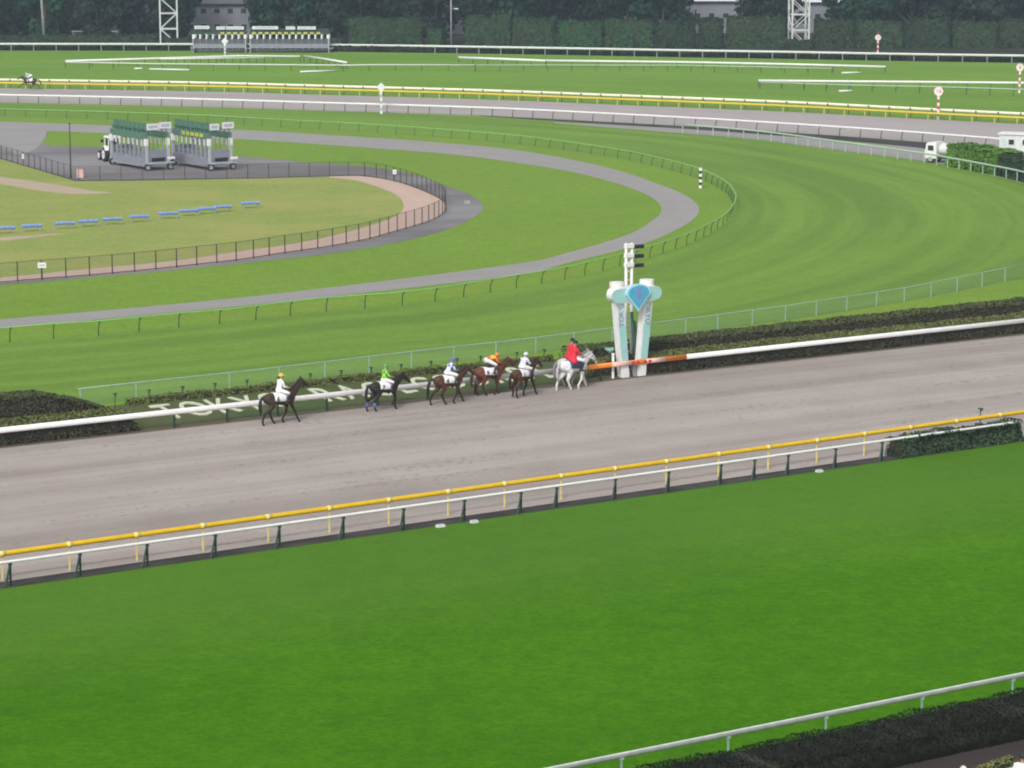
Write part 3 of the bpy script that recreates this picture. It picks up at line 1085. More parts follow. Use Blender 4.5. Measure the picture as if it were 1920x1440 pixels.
# dark mesh fence round the infield
mesh_line = fence_curve + [p for p in fence_yard[1:]]
pm = post_straight(1.38, 0.06, M['iron'])
curve_posts = by_length(fence_curve, int(plen(fence_curve) / 1.75))
yard_posts = by_length(fence_yard, int(plen(fence_yard) / 1.9))
fence('mesh_fence', 'dark netting fence on iron posts round the infield lawn and clay walk', 'fence', mesh_line, 1.36, (0.016, 0.016), M['iron'], pm,
      posts=curve_posts + yard_posts[1:], extra=((0.08, 0.03, M['iron']),), net=(0.05, 1.34), net_mat=M['net_dark'])

# ------------------------------------------------------------------ hedges
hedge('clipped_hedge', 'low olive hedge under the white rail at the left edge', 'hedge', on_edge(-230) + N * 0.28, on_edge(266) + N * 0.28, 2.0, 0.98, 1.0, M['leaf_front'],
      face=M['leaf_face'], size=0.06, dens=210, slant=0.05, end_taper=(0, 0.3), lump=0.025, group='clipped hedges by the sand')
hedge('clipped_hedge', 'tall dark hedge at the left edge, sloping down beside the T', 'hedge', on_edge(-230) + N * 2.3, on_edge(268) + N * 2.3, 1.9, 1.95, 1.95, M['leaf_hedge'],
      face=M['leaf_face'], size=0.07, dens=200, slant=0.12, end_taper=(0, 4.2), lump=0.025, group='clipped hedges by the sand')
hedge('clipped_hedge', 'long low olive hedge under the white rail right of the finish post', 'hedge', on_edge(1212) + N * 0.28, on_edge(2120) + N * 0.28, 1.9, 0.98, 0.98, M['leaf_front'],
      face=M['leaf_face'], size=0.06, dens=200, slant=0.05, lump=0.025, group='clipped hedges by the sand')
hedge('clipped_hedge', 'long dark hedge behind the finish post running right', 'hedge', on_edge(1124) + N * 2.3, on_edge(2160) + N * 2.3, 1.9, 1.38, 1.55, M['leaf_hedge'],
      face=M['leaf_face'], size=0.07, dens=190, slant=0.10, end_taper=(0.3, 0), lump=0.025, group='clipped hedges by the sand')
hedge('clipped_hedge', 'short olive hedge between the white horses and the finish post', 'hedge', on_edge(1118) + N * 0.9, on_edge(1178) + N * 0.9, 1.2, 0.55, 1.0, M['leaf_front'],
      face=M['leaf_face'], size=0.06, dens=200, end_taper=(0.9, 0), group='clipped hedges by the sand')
hedge('shrub_row', 'low rough shrub row along the top of the lettered bank', 'shrubs', on_edge(318) + N * 4.55, on_edge(1128) + N * 4.55, 0.55, 0.36, 0.34, M['leaf_front'],
      size=0.06, dens=240, z0=0.48, slant=0.12, lump=0.05)
# hedge block straddling the white rail on the right
hp = [g(1690, v2(1690)) + N * 0.05, g(1922, v2(1922)) + N * 0.05]
hedge('clipped_hedge', 'dark green hedge block straddling the white rail at the right edge', 'hedge', hp[0], hp[1], 1.15, 0.92, 0.92, M['leaf_box'], size=0.075, dens=190, slant=0.32,
      group='clipped hedges by the sand')
# dark hedge along the near turf
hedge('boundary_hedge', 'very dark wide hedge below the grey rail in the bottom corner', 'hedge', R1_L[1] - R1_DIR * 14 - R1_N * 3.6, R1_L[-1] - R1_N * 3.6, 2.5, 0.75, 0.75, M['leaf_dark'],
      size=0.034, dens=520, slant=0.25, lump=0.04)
# leafy hedges by the service road
hedge('leafy_hedge', 'fresh green loose hedge beside the white truck', 'hedge', g(1772, 310), g(1868, 330), 3.0, 2.1, 2.2, M['leaf_bright'], size=0.13, dens=90, slant=0.2, lump=0.10)
hedge('leafy_hedge', 'taller shadowy hedge at the right edge below the white cabin', 'hedge', g(1869, 330), g(1990, 360), 2.6, 1.75, 1.9, M['leaf_box'], size=0.16, dens=55, slant=0.2, lump=0.10)

# ------------------------------------------------------------------ tree belt
protos = []
spec_ = [('dark_tree', 5.2, 11.0, 2600, 0.50, 'leaf_tree'), ('dark_tree', 4.4, 12.5, 2600, 0.50, 'leaf_tree'), ('dark_tree', 5.8, 10.0, 2600, 0.52, 'leaf_tree'), ('brown_tree', 4.6, 10.0, 2400, 0.46, 'leaf_tree_warm')]
for i, (nm, r_, h_, n_, s_, m_) in enumerate(spec_):
    protos.append((nm, crown_mesh('crown', r_, h_, n_, s_, M[m_], 100 + i, low=0.02), trunk_mesh(7.0, 0.28, 50 + i)))
TG = 'trees behind the far rail'
spots = []
gaps = [(352, 462), (835, 880), (1138, 1168), (1280, 1392), (1478, 1562)]
for row, (v, step, jit) in enumerate(((84, 46, 12), (70, 58, 16), (50, 66, 18))):
    u = -190
    while u < 2110:
        uu = u + random.uniform(-jit, jit)
        if not any(a < uu < b for a, b in gaps):
            spots.append((uu, v + random.uniform(-2.5, 2.5), row))
        u += step
near_names = [(-60, 'at the left edge'), (80, 'beside the pale leaning pole'), (180, 'above the pale low roof'), (318, 'next to the left lattice tower'), (420, 'behind the smaller far starting gate'),
              (545, 'behind the larger far starting gate'), (720, 'behind the first tall hedge block'), (850, 'beside the slim lamp pole'), (960, 'above the centre tall hedge'),
              (1150, 'beside the narrow bright gap'), (1335, 'by the white roofed building'), (1497, 'next to the right lattice tower'), (1646, 'behind the red tipped round marker'), (1800, 'right of the red tipped marker'), (1920, 'at the right edge')]
tree_labels = {}
for uu, v, row in spots:
    kind = random.choice((0, 1, 2, 0, 1, 2, 3)) if row == 0 else random.choice((0, 1, 2))
    nm, cm, tm = protos[kind]
    near = min(near_names, key=lambda q: abs(q[0] - uu))
    lab = ('bare-topped brownish tree ' if kind == 3 else ('tall narrow dark tree ' if kind == 1 else 'broad dark tree ')) + near[1]
    if row:
        lab = ('farther ' if row == 1 else 'hindmost ') + lab
    p = g(uu, v)
    sc = random.uniform(0.9, 1.2)
    o = thing(nm, lab, 'tree', p, random.uniform(0, 6.28), TG)
    o.scale = (sc, sc, sc * random.uniform(0.95, 1.15))
    link('trunk', tm, o)
    link('crown', cm, o, (0, 0, 1.2 if row == 0 else 2.0))
    tree_labels.setdefault(lab, []).append((uu, o))
for lab, L_ in tree_labels.items():
    L_.sort(key=lambda q: q[0])
    names = {1: [''], 2: [', left of two', ', right of two'], 3: [', left of three', ', middle of three', ', right of three'],
             4: [', leftmost of four', ', second of four', ', third of four', ', rightmost of four']}.get(len(L_)) or [', ' + ('leftmost', 'second', 'third', 'fourth', 'fifth', 'sixth', 'seventh')[i] + ' from the left among the %s' % ('five' if len(L_) == 5 else 'six') for i in range(len(L_))]
    for (uu, o), w_ in zip(L_, names):
        o['label'] = lab + w_

# tall clipped hedge blocks along the belt, right of the starting gates
hb = [(655, 790, 5.2), (800, 826, 3.2), (872, 955, 5.4), (960, 1038, 5.0), (1044, 1128, 4.6), (1134, 1222, 4.9), (1228, 1302, 4.4), (1310, 1352, 5.2), (1362, 1470, 5.4),
      (1526, 1600, 5.0), (1606, 1690, 4.6), (1696, 1780, 4.9), (1786, 1868, 4.6), (1874, 1960, 4.9), (1966, 2060, 4.8)]
hl = ['first tall clipped hedge block right of the starting gates', 'narrow low hedge block left of the grey gap', 'tall clipped hedge block right of the lamp pole', 'wide dark tall hedge block over the stacked rails',
      'shadowy tall hedge block in the middle of the belt', 'lighter tall hedge block below the narrow bright gap', 'greenest tall hedge block left of the white building', 'narrow tall hedge block below the white roof',
      'wide tall hedge block just left of the right tower', 'hedge block just right of the right tower', 'hedge block left of the red tipped marker', 'hedge block right of the red tipped marker',
      'hedge block further right below dense dark crowns', 'last tall hedge block inside the right edge', 'hedge block cut by the right edge']
for (a, b_, h_), lab in zip(hb, hl):
    hedge('tall_hedge', lab, 'hedge', g(a, 90.5), g(b_, 90.5 + 0.5), 2.5, h_, h_ + random.uniform(-0.3, 0.3), M['leaf_tall_hedge'], size=0.30, dens=22, slant=0.15, lump=0.12, group='tall clipped hedges')
# low dark planting under the outer rail
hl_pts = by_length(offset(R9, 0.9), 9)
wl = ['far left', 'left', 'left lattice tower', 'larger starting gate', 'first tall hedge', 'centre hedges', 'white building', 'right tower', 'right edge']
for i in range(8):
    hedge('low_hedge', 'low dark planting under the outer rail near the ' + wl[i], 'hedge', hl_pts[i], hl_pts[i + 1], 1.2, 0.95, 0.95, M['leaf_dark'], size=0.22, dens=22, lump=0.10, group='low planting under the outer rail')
hedge('low_hedge', 'clipped green hedge left of the left lattice tower', 'hedge', g(-60, 91), g(295, 91), 2.0, 2.1, 2.3, M['leaf_tall_hedge'], size=0.26, dens=26, lump=0.10)
hedge('low_hedge', 'clipped low hedge between left tower and starting gates', 'hedge', g(305, 91), g(640, 92), 1.6, 1.7, 1.8, M['leaf_tall_hedge'], size=0.26, dens=26, lump=0.10)
hedge('low_hedge', 'low hedge at the foot of the right lattice tower', 'hedge', g(1474, 92), g(1522, 92.5), 1.6, 1.5, 1.5, M['leaf_tall_hedge'], size=0.26, dens=26, lump=0.10)

# ------------------------------------------------------------------ buildings and towers behind
def building(label, u0, u1, v, h, depth, wall, roof, bands=2, roof_h=1.2, over=0.8):
    a, b_ = g(u0, v), g(u1, v)
    c = (a + b_) / 2
    w = (b_ - a).length
    o = thing('building', label, 'building', c)
    MB().box((0, depth / 2, h / 2), (w, depth, h)).build('wall', M[wall], o)
    r = MB()
    r.add([(-w / 2 - over, -over, h + 0.003), (w / 2 + over, -over, h + 0.003), (w / 2 + over, depth + over, h + 0.003), (-w / 2 - over, depth + over, h + 0.003),
           (-w / 2 + 1, depth / 2, h + roof_h), (w / 2 - 1, depth / 2, h + roof_h)],
          [(0, 1, 5, 4), (2, 3, 4, 5), (1, 2, 5), (3, 0, 4), (3, 2, 1, 0)])
    r.build('roof', M[roof], o)
    nwin = max(2, int(w / 2.4))
    for f in range(bands):
        for i in range(nwin):
            x = -w / 2 + w * (i + 0.5) / nwin
            z = h * (f + 0.55) / bands
            wd = MB().box((x, -0.03, z), (1.3, 0.10, 1.1)).build('window', M['grey_metal'], o)
            MB().box((x, -0.09, z), (1.1, 0.03, 0.9)).build('pane', M['glass'], wd)
    return o


building('grey low building with dark roof behind the smaller far starting gate', 345, 520, 66, 6.0, 9, 'wall_grey', 'roof_dark', 2, 3.0)
building('white roofed building showing through the gap in the trees', 1268, 1400, 62, 6.2, 10, 'wall_grey', 'roof_white', 1, 2.5)
building('pale roofed building behind the right lattice tower', 1462, 1575, 62, 6.0, 10, 'wall_grey', 'roof_white', 1, 3.2)
building('grey building glimpsed beside the slim lamp pole', 812, 890, 64, 8.5, 8, 'wall_grey', 'roof_dark', 2, 2.0)
building('narrow white building glimpsed between two dark trees', 1130, 1178, 64, 5.0, 8, 'wall_grey', 'roof_white', 1, 3.2)
o = thing('shelter', 'low pale shelter roof behind the hedge at the left', 'shelter', g(178, 86))
MB().box((0, 1.5, 2.55), (8.2, 3.0, 0.18)).build('roof', M['concrete'], o)
MB().box((0, 2.9, 1.2), (8.0, 0.12, 2.4)).build('wall', M['concrete'], o)
for x in (-3.9, -1.3, 1.3, 3.9):
    MB().box((x, 0.2, 1.2), (0.15, 0.15, 2.45)).build('post', M['concrete'], o)


def lattice_tower(label, u, v, w, h, group):
    o = thing('lattice_tower', label, 'tower', g(u, v), 0.12, group)
    corners = [(-w / 2, -w / 2), (w / 2, -w / 2), (w / 2, w / 2), (-w / 2, w / 2)]
    leg = MB().beam((0, 0, 0), (0, 0, h), 0.27).mesh('leg', M['white_worn'])
    for c in corners:
        link('leg', leg, o, (c[0], c[1], 0))
    levels = [0.3]
    while levels[-1] < h:
        levels.append(levels[-1] + 2.75)
    for i, z in enumerate(levels):
        for k in range(4):
            a, b_ = corners[k], corners[(k + 1) % 4]
            MB().beam((*a, z), (*b_, z), 0.19).build('crossbar', M['white_worn'], o)
            if i + 1 < len(levels):
                z2 = levels[i + 1]
                p, q = ((*a, z), (*b_, z2)) if (i + (1 if k == 2 else 0) + (k % 2)) % 2 else ((*a, z2), (*b_, z))
                MB().beam(p, q, 0.13).build('brace', M['white_worn'], o)
    MB().box((0, 0, h), (w * 1.6, w * 1.6, 0.2)).build('platform', M['white_worn'], o)
    fl = MB()
    for x in (-1, 0, 1):
        for z in (0.5, 1.3):
            fl.box((x * w * 0.45, -w * 0.7, h + z), (0.8, 0.4, 0.6))
    fl.build('floodlight', M['grey_metal'], o)
    return o


lattice_tower('white lattice tower rising behind the left end of the small starting gate', 317, 86, 3.0, 19.0, 'white lattice light towers')
lattice_tower('white lattice tower rising between hedge blocks on the right', 1497, 89, 3.0, 19.0, 'white lattice light towers')


def pole(label, u, v, h, r, mat, lean=0.0, arm=0.0, arm_z=None, name='pole', cat='pole'):
    o = thing(name, label, cat, g(u, v))
    MB().sweep([(0, 0, -0.05), (lean * 0.5, 0, h * 0.5), (lean, 0, h)], [r * 1.3, r, r * 0.8], n=8).build('shaft', mat, o, shade=True)
    if arm:
        z = arm_z or h - 0.1
        MB().beam((lean, 0, z), (lean + arm, 0, z + 0.1), 0.07).build('arm', mat, o)
        MB().box((lean + arm, 0, z + 0.06), (0.7, 0.3, 0.16)).build('lamp_head', M['white'], o)
    else:
        MB().box((lean, 0, h + 0.04), (r * 3, r * 3, 0.08)).build('cap', mat, o)
    return o


pole('tall pale pole leaning slightly among the dark trees at the left', 84, 88, 14, 0.22, M['concrete'], lean=-0.6)
pole('slim grey lamp pole in the gap between hedge blocks', 846, 90, 12, 0.14, M['grey_metal'], arm=0.9, arm_z=6.8, name='lamp_pole', cat='lamp')
pole('slim dark pole standing at the corner of the gravel yard', 133, 334, 5.1, 0.06, M['iron'])

# ------------------------------------------------------------------ text
_txt_cache = {}


def text_mesh(s, size, mat, extrude=0.01, key=None):
    k = (s, size, mat.name, extrude)
    if k in _txt_cache:
        return _txt_cache[k]
    cu = bpy.data.curves.new('text', 'FONT')
    cu.body, cu.size, cu.extrude = s, size, extrude
    cu.align_x, cu.align_y = 'CENTER', 'CENTER'
    cu.resolution_u = 3
    ob = bpy.data.objects.new('text', cu)
    COL.objects.link(ob)
    dg = bpy.context.evaluated_depsgraph_get()
    me = bpy.data.meshes.new_from_object(ob.evaluated_get(dg))
    bpy.data.objects.remove(ob)
    bpy.data.curves.remove(cu)
    me.name = 'lettering'
    me.materials.clear()
    me.materials.append(mat)
    _txt_cache[k] = me
    return me


def put_text(s, size, mat, parent, loc, ax, ay, extrude=0.01, name='lettering'):
    """Text in the plane of ax (reading direction) and ay (up)."""
    ax, ay = Vector(ax).normalized(), Vector(ay).normalized()
    az = ax.cross(ay)
    o = link(name, text_mesh(s, size, mat, extrude), parent)
    m = Matrix((ax, ay, az)).transposed().to_4x4()
    m.translation = Vector(loc)
    o.matrix_local = m
    return o


# letters on the bank
lt = thing('lawn_lettering', 'TOKYO RACECOURSE in white letters laid on the grass bank', 'lettering', on_edge(292))
txt = "TOKYO RACECOURSE"
l0, l1 = on_edge(364) + N * 2.7, on_edge(1072) + N * 2.7
upv = (N * 3.0 + Vector((0, 0, 0.35))).normalized()
for i, ch in enumerate(txt):
    if ch == ' ':
        continue
    p = l0.lerp(l1, i / (len(txt) - 1))
    lo = put_text(ch, 3.6, M['letter'], lt, (p.x - lt.location.x, p.y - lt.location.y, 0.335), T, upv, 0.035, 'letter')
    lo.scale = (0.54, 1.0, 1.0)

# ------------------------------------------------------------------ finish post
FP = on_edge(1193) + N * 0.44
fp = thing('finish_post', 'white and teal V-shaped finish post with a blue fan emblem', 'finish post', FP, math.atan2(T.y, T.x))
# local x along the track, local -y towards the stand
for sx, s_txt in ((-1, 'up'), (1, 'down')):
    b0, t0 = 0.54 * sx, 1.0 * sx
    lean = (t0 - b0)
    hh = 4.7
    w2, d2 = 0.285, 0.22
    vs = []
    for z, cx, k in ((0, b0, 0.88), (hh, t0, 1.0)):
        for x, y in ((-1, -1), (1, -1), (1, 1), (-1, 1)):
            vs.append((cx + x * w2 * k, y * d2, z))
    lg = MB().add(vs, [(3, 2, 1, 0), (4, 5, 6, 7), (0, 1, 5, 4), (1, 2, 6, 5), (2, 3, 7, 6), (3, 0, 4, 7)]).build('leg', M['white'], fp)
    up = Vector((lean, 0, hh)).normalized()
    c = lambda z: Vector((b0 + lean * z / hh, -d2 - 0.012, z))
    ax = Vector((1, 0, 0))
    for z0, z1, nm in ((0.95, 2.92, 'teal_panel'),):
        vs = [c(z0) - ax * 0.18, c(z0) + ax * 0.235, c(z1) + ax * 0.25, c(z1) - ax * 0.20]
        MB().add(vs + [v + Vector((0, 0.01, 0)) for v in vs], [(0, 1, 2, 3), (0, 4, 5, 1), (1, 5, 6, 2), (2, 6, 7, 3), (3, 7, 4, 0)]).build(nm, M['teal'], lg)
    vs = [c(2.93) - ax * 0.20, c(2.93) + ax * 0.25, c(4.25) + ax * 0.25, c(4.25) - ax * 0.21]
    MB().add(vs + [v + Vector((0, 0.01, 0)) for v in vs], [(0, 1, 2, 3), (0, 4, 5, 1), (1, 5, 6, 2), (2, 6, 7, 3), (3, 7, 4, 0)]).build('lettering_panel', M['ice'], lg)
    pt = c(3.62) + Vector((0, -0.012, 0))
    if s_txt == 'up':
        put_text("TOKYO", 0.42, M['slate_ink'], lg, pt, up, Vector((-1, 0, 0)), 0.004)
    else:
        put_text("TOKYO", 0.42, M['slate_ink'], lg, pt, -up, Vector((1, 0, 0)), 0.004)
    MB().cyl((t0, 0.05, 4.8), (t0, 0.05, 5.32), 0.40, n=20).build('cap_drum', M['white'], fp, shade=False)
# crossbar with rounded ends
def stadium(L_, r_, n=8):
    o_ = []
    for i in range(n + 1):
        a = -math.pi / 2 + math.pi * i / n
        o_.append((L_ / 2 + r_ * math.cos(a), r_ * math.sin(a)))
    for i in range(n + 1):
        a = math.pi / 2 + math.pi * i / n
        o_.append((-L_ / 2 + r_ * math.cos(a), r_ * math.sin(a)))
    return o_


MB().prism(stadium(2.15, 0.43), (0, 0.32, 4.62), (1, 0, 0), (0, 0, 1), (0, -0.74, 0)).build('crossbar', M['white'], fp)
for sx in (-1, 1):
    MB().prism(stadium(0.55, 0.37), (sx * 1.03, -0.43, 4.62), (1, 0, 0), (0, 0, 1), (0, -0.02, 0)).build('teal_panel', M['teal'], fp)
fan = [(0, -0.92)]
for i in range(13):
    a = R(-8) + R(196) * i / 12
    fan.append((0.80 * math.cos(a), 0.10 + 0.50 * math.sin(a)))
em = MB().prism(fan, (0, -0.45, 4.62), (1, 0, 0), (0, 0, 1), (0, -0.16, 0)).build('emblem', M['emblem_edge'], fp)
fan2 = [(x * 0.86, (y + 0.05) * 0.84 - 0.03) for x, y in fan]
MB().prism(fan2, (0, -0.615, 4.62), (1, 0, 0), (0, 0, 1), (0, -0.02, 0)).build('emblem_face', M['sky_blue'], em)
mk = MB()
for dx in (-0.16, 0.16):
    mk.beam((dx, -0.65, 4.72), (dx * 0.7, -0.65, 4.98), 0.02, 0.06)
    mk.beam((dx, -0.65, 4.72), (dx * 0.6, -0.65, 4.50), 0.02, 0.06)
for z in (4.94, 4.80, 4.66, 4.52):
    mk.beam((-0.15, -0.65, z), (0.15, -0.65, z), 0.02, 0.05)
mk.beam((0, -0.65, 4.50), (0, -0.65, 5.0), 0.02, 0.06)
for dx in (-0.11, 0.11):
    mk.box((dx, -0.65, 4.30), (0.07, 0.02, 0.15))
mk.build('emblem_mark', M['purple'], em)
jb = MB().box((0.06, -0.05, 0.42), (0.26, 0.2, 0.84)).box((0.06, -0.05, 0.86), (0.30, 0.24, 0.04)).build('junction_box', M['grey_metal'], fp)
MB().sweep([(-0.06, -0.16, 0), (-0.16, -0.2, 0.35), (-0.10, -0.2, 0.75), (0.0, -0.16, 0.8)], 0.03, n=6).build('cable', M['black'], fp, shade=True)
# photo-finish mast behind it
mt = thing('finish_mast', 'slim twin white mast with three black cameras behind the finish post', 'mast', on_edge(1221) + N * 2.2, math.atan2(T.y, T.x))
for x in (-0.19, 0.19):
    MB().sweep([(x, 0, 0), (x, 0, 7.15)], 0.085, n=8).build('upright', M['white'], mt, shade=True)
for z in np.arange(0.6, 7.1, 0.5):
    MB().beam((-0.19, 0, z), (0.19, 0, z), 0.05).build('rung', M['white_worn'], mt)
for z in (6.95, 6.42, 5.90):
    MB().box((0, 0, z + 0.05), (0.52, 0.26, 0.22)).build('bracket', M['white'], mt)
    cb = MB().box((0.62, -0.05, z - 0.02), (0.55, 0.26, 0.20)).build('camera', M['black'], mt)
    MB().cyl((0.62, -0.2, z - 0.02), (0.62, -0.30, z - 0.02), 0.07).build('lens', M['glass'], cb)
gp = thing('green_pole', 'dark green leaning pole inside the V of the finish post', 'pole', on_edge(1218) + N * 1.5)
MB().sweep([(0.15, 0, 0), (-0.15, 0, 3.4)], 0.09, n=8).build('shaft', M['gate_green'], gp, shade=True)
MB().sweep([(0.30, 0, 0), (0.05, 0, 2.9)], 0.07, n=8).build('strut', M['gate_green'], gp, shade=True)
wp = thing('white_post', 'thin white square post left of the finish post', 'post', on_edge(1157) + N * 0.40)
MB().box((0, 0, 0.68), (0.13, 0.13, 1.4)).build('shaft', M['white'], wp)
MB().box((0, 0, 1.40), (0.17, 0.17, 0.05)).build('cap', M['white'], wp)
M['lamp_green'] = plain('lamp_green_enamel', (0.16, 0.33, 0.24), 0.5, 0.1)
lp = thing('small_lamp', 'small pale green lamp on a dark stalk by the finish post', 'lamp', on_edge(1161) + N * 0.9)
MB().cyl((0, 0, 0), (0, 0, 1.45), 0.035).build('stalk', M['dark_green'], lp)
MB().sweep([(-0.28, 0, 1.62), (0.0, 0, 1.50), (0.22, 0, 1.60)], [0.05, 0.16, 0.12], n=8).build('lamp_head', M['lamp_green'], lp)

# little T stakes behind the shrub row
stake = MB().box((0, 0, 0.33), (0.04, 0.04, 0.66)).box((0, 0, 0.66), (0.24, 0.05, 0.05)).box((0.05, 0, 0.57), (0.06, 0.04, 0.14)).mesh('ground_stake', M['stake'])
su = [199, 264, 328, 390, 451, 512, 572, 631, 688, 745, 802, 852, 897, 966, 1018]
where = ['by the sloping hedge end', 'above the letter T', 'above the first letter O', 'above the letter K', 'above the letter Y', 'behind the rear horse', 'right of the yellow-capped rider',
         'above the letter R of the second word', 'left of the green-capped rider', 'right of the green-capped rider', 'left of the blue-capped rider', 'behind the blue-capped rider', 'left of the orange jockey', 'behind the white-capped rider', 'left of the red jackets']
for u, wv in zip(su, where):
    p = on_edge(u + 103) + N * 5.3
    tag(link('ground_stake', stake, None, ztop(p, 0.42), math.atan2(T.y, T.x)), 'dark T-topped stake ' + wv, 'stake', 'dark stakes behind the shrub row')

# ------------------------------------------------------------------ markers and small signs
def striped_pole(o, h, w, n, c0, c1):
    for i in range(n):
        z0, z1 = h * i / n, h * (i + 1) / n
        MB().box((0, 0, (z0 + z1) / 2), (w, w, z1 - z0 - 0.002)).build('pole_band', c0 if i % 2 == 0 else c1, o)


def round_marker(label, u, v, h, rad, txt_, spike=False):
    o = thing('distance_marker', label, 'marker', g(u, v), 0, 'striped distance markers')
    striped_pole(o, h - rad, 0.24, 7, M['white'], M['red'])
    d = MB().sweep([(0, 0.05, h), (0, -0.06, h)], rad, n=24).build('disc', M['white'], o)
    ring = MB()
    n = 24
    for i in range(n):
        a0, a1 = 2 * math.pi * i / n, 2 * math.pi * (i + 1) / n
        q = [(rad * 0.99 * math.cos(a0), -0.07, h + rad * 0.99 * math.sin(a0)), (rad * 0.99 * math.cos(a1), -0.07, h + rad * 0.99 * math.sin(a1)),
             (rad * 0.84 * math.cos(a1), -0.07, h + rad * 0.84 * math.sin(a1)), (rad * 0.84 * math.cos(a0), -0.07, h + rad * 0.84 * math.sin(a0))]
        ring.add(q, [(0, 1, 2, 3)])
    ring.build('rim', M['peach'], d)
    if txt_:
        put_text(txt_, rad * 1.25, M['red'], d, (0, -0.075, h), (1, 0, 0), (0, 0, 1), 0.004, 'number')
    if spike:
        MB().cyl((0, 0, h + rad), (0, 0, h + rad + 0.7), 0.09, 0.01).build('tip', M['red'], o)
    return o


round_marker('round white marker 16 on a red striped pole at the far sand edge', 1758.5, 224, 3.35, 0.56, '16')
round_marker('round white marker on a striped pole cut by the right edge', 1911, 174.5, 3.45, 0.53, '8')
round_marker('small far round marker with a red tip against the dark hedges', 1645.5, 108, 3.3, 0.5, '3', True)


def diamond_marker(label, u, v, h, r_):
    o = thing('distance_marker', label, 'marker', g(u, v), 0, 'diamond distance markers')
    striped_pole(o, h - r_ * 0.8, 0.26, 7, M['white'], M['sign_grey'])
    d = MB().prism([(-r_, 0), (0, -r_), (r_, 0), (0, r_)], (0, 0.05, h), (1, 0, 0), (0, 0, 1), (0, -0.12, 0)).build('diamond', M['white'], o)
    rr = r_ * 0.62
    MB().prism([(-rr, 0), (0, -rr), (rr, 0), (0, rr)], (0, -0.072, h), (1, 0, 0), (0, 0, 1), (0, -0.012, 0)).build('face', M['sign_white'], d)


diamond_marker('white diamond marker on a pale banded pole beside the far sand', 715, 213.5, 3.25, 0.56)
diamond_marker('smaller white diamond marker standing before the far starting gates', 422, 107, 2.6, 0.60)
o = thing('striped_post', 'short black and white banded post inside the green curving rail', 'marker', g(1313, 352.5))
for i in range(7):
    MB().box((0, 0, 0.13 + i * 0.262), (0.24, 0.24, 0.258)).build('band', M['white'] if i % 2 == 0 else M['black'], o)


def board(label, p, w, h, z, mat='white', rz=0.0, name='sign_board'):
    o = thing(name, label, 'sign', p, rz)
    MB().box((0, 0, z), (w, 0.04, h)).build('panel', M[mat], o)
    MB().box((0, 0.04, z / 2), (0.05, 0.05, z)).build('post', M['iron'], o)
    MB().box((0, -0.025, z), (w * 0.7, 0.012, h * 0.35)).build('print', M['sign_grey'], o)


board('small white notice board on the near stretch of netting fence', g(80, 524.5) + Vector((0, -0.12, 0)), 0.58, 0.36, 1.02)
board('white square notice at the far bend of the netting fence', g(740, 342) + Vector((0, -0.12, 0)), 0.34, 0.40, 0.98)
board('narrow white notice on the yard fence by the left edge', g(44, 311) + Vector((0.0, -0.15, 0)), 0.20, 0.44, 0.95)
kb = thing('control_box', 'pinkish grey utility box beside the slim yard pole', 'box', g(151, 333))
MB().box((0, 0, 0.42), (0.62, 0.5, 0.84)).build('cabinet', M['peach'], kb)
MB().box((0, 0, 0.87), (0.72, 0.6, 0.06)).build('lid', M['concrete'], kb)
wb = thing('drain_cover', 'pale slab lying on the dark gravel bend outside the fence', 'slab', g(876, 381))
MB().box((0, 0, 0.10), (0.55, 0.9, 0.2), taper=0.92).build('slab', M['concrete'], wb)
for lab, u, v, w in (('white marker block lying at the turf edge in the middle', 826, 988, 0.40), ('faint pale block on the turf edge right of the white one', 889, 980, 0.34), ('small pale block on the turf edge towards the right', 1536, 885, 0.34)):
    o = thing('edge_block', lab, 'block', g(u, v), math.atan2(T.y, T.x), 'pale blocks on the turf edge')
    MB().box((0, 0, 0.05), (w, 0.22, 0.11), taper=0.85).build('body', M['white_worn'] if u == 826 else M['rail_grey'], o)
    MB().box((0, 0, 0.115), (w * 0.5, 0.05, 0.03)).build('handle', M['galv'], o)
sp = thing('sprinkler', 'small dark sprinkler head sticking up behind the yellow rail', 'sprinkler', g(1853, 806) + N * 0.6)
MB().cyl((0, 0, 0), (0, 0, 0.95), 0.03).build('riser', M['dark_green'], sp)
MB().box((0, 0, 0.98), (0.26, 0.08, 0.06)).box((0.06, 0, 0.90), (0.09, 0.07, 0.09)).build('head', M['dark_green'], sp)

# ------------------------------------------------------------------ benches on the infield
def make_bench(label, u, v, rz):
    o = thing('bench', label, 'bench', g(u, v), rz, 'blue benches on the infield')
    for i in range(4):
        x = -0.6 + 0.4 * i
        st = MB().box((x, 0, 0.40), (0.36, 0.34, 0.05)).box((x, 0.0, 0.435), (0.30, 0.26, 0.02)).build('seat', M['bench_blue'], o)
        MB().box((x, 0.19, 0.49), (0.36, 0.04, 0.16)).build('backrest', M['bench_light'], st)
    MB().box((0, 0.02, 0.35), (1.62, 0.06, 0.05)).build('frame', M['grey_metal'], o)
    for x in (-0.62, 0.62):
        MB().beam((x, -0.14, 0), (x, 0.0, 0.35), 0.05).beam((x, 0.18, 0), (x, 0.02, 0.35), 0.05).build('leg', M['grey_metal'], o)
    return o


bl = [(10, 438, 'cut by the left edge'), (60, 434, 'second from the left edge'), (122, 429, 'third from the left, after a wide gap'), (166, 425, 'just right of the third'), (211, 421, 'fifth from the left edge'),
      (262, 416, 'alone mid-row, sixth from the left'), (316, 410, 'seventh from the left edge'), (354.5, 405, 'eighth from the left, before the joined pair'), (388, 401, 'left half of the joined pair'),
      (418, 397.5, 'right half of the joined pair'), (470, 390.5, 'last and alone at the right end')]
for u, v, w in bl:
    make_bench('blue bench ' + w + ' of the infield row', u, v, 0.30)


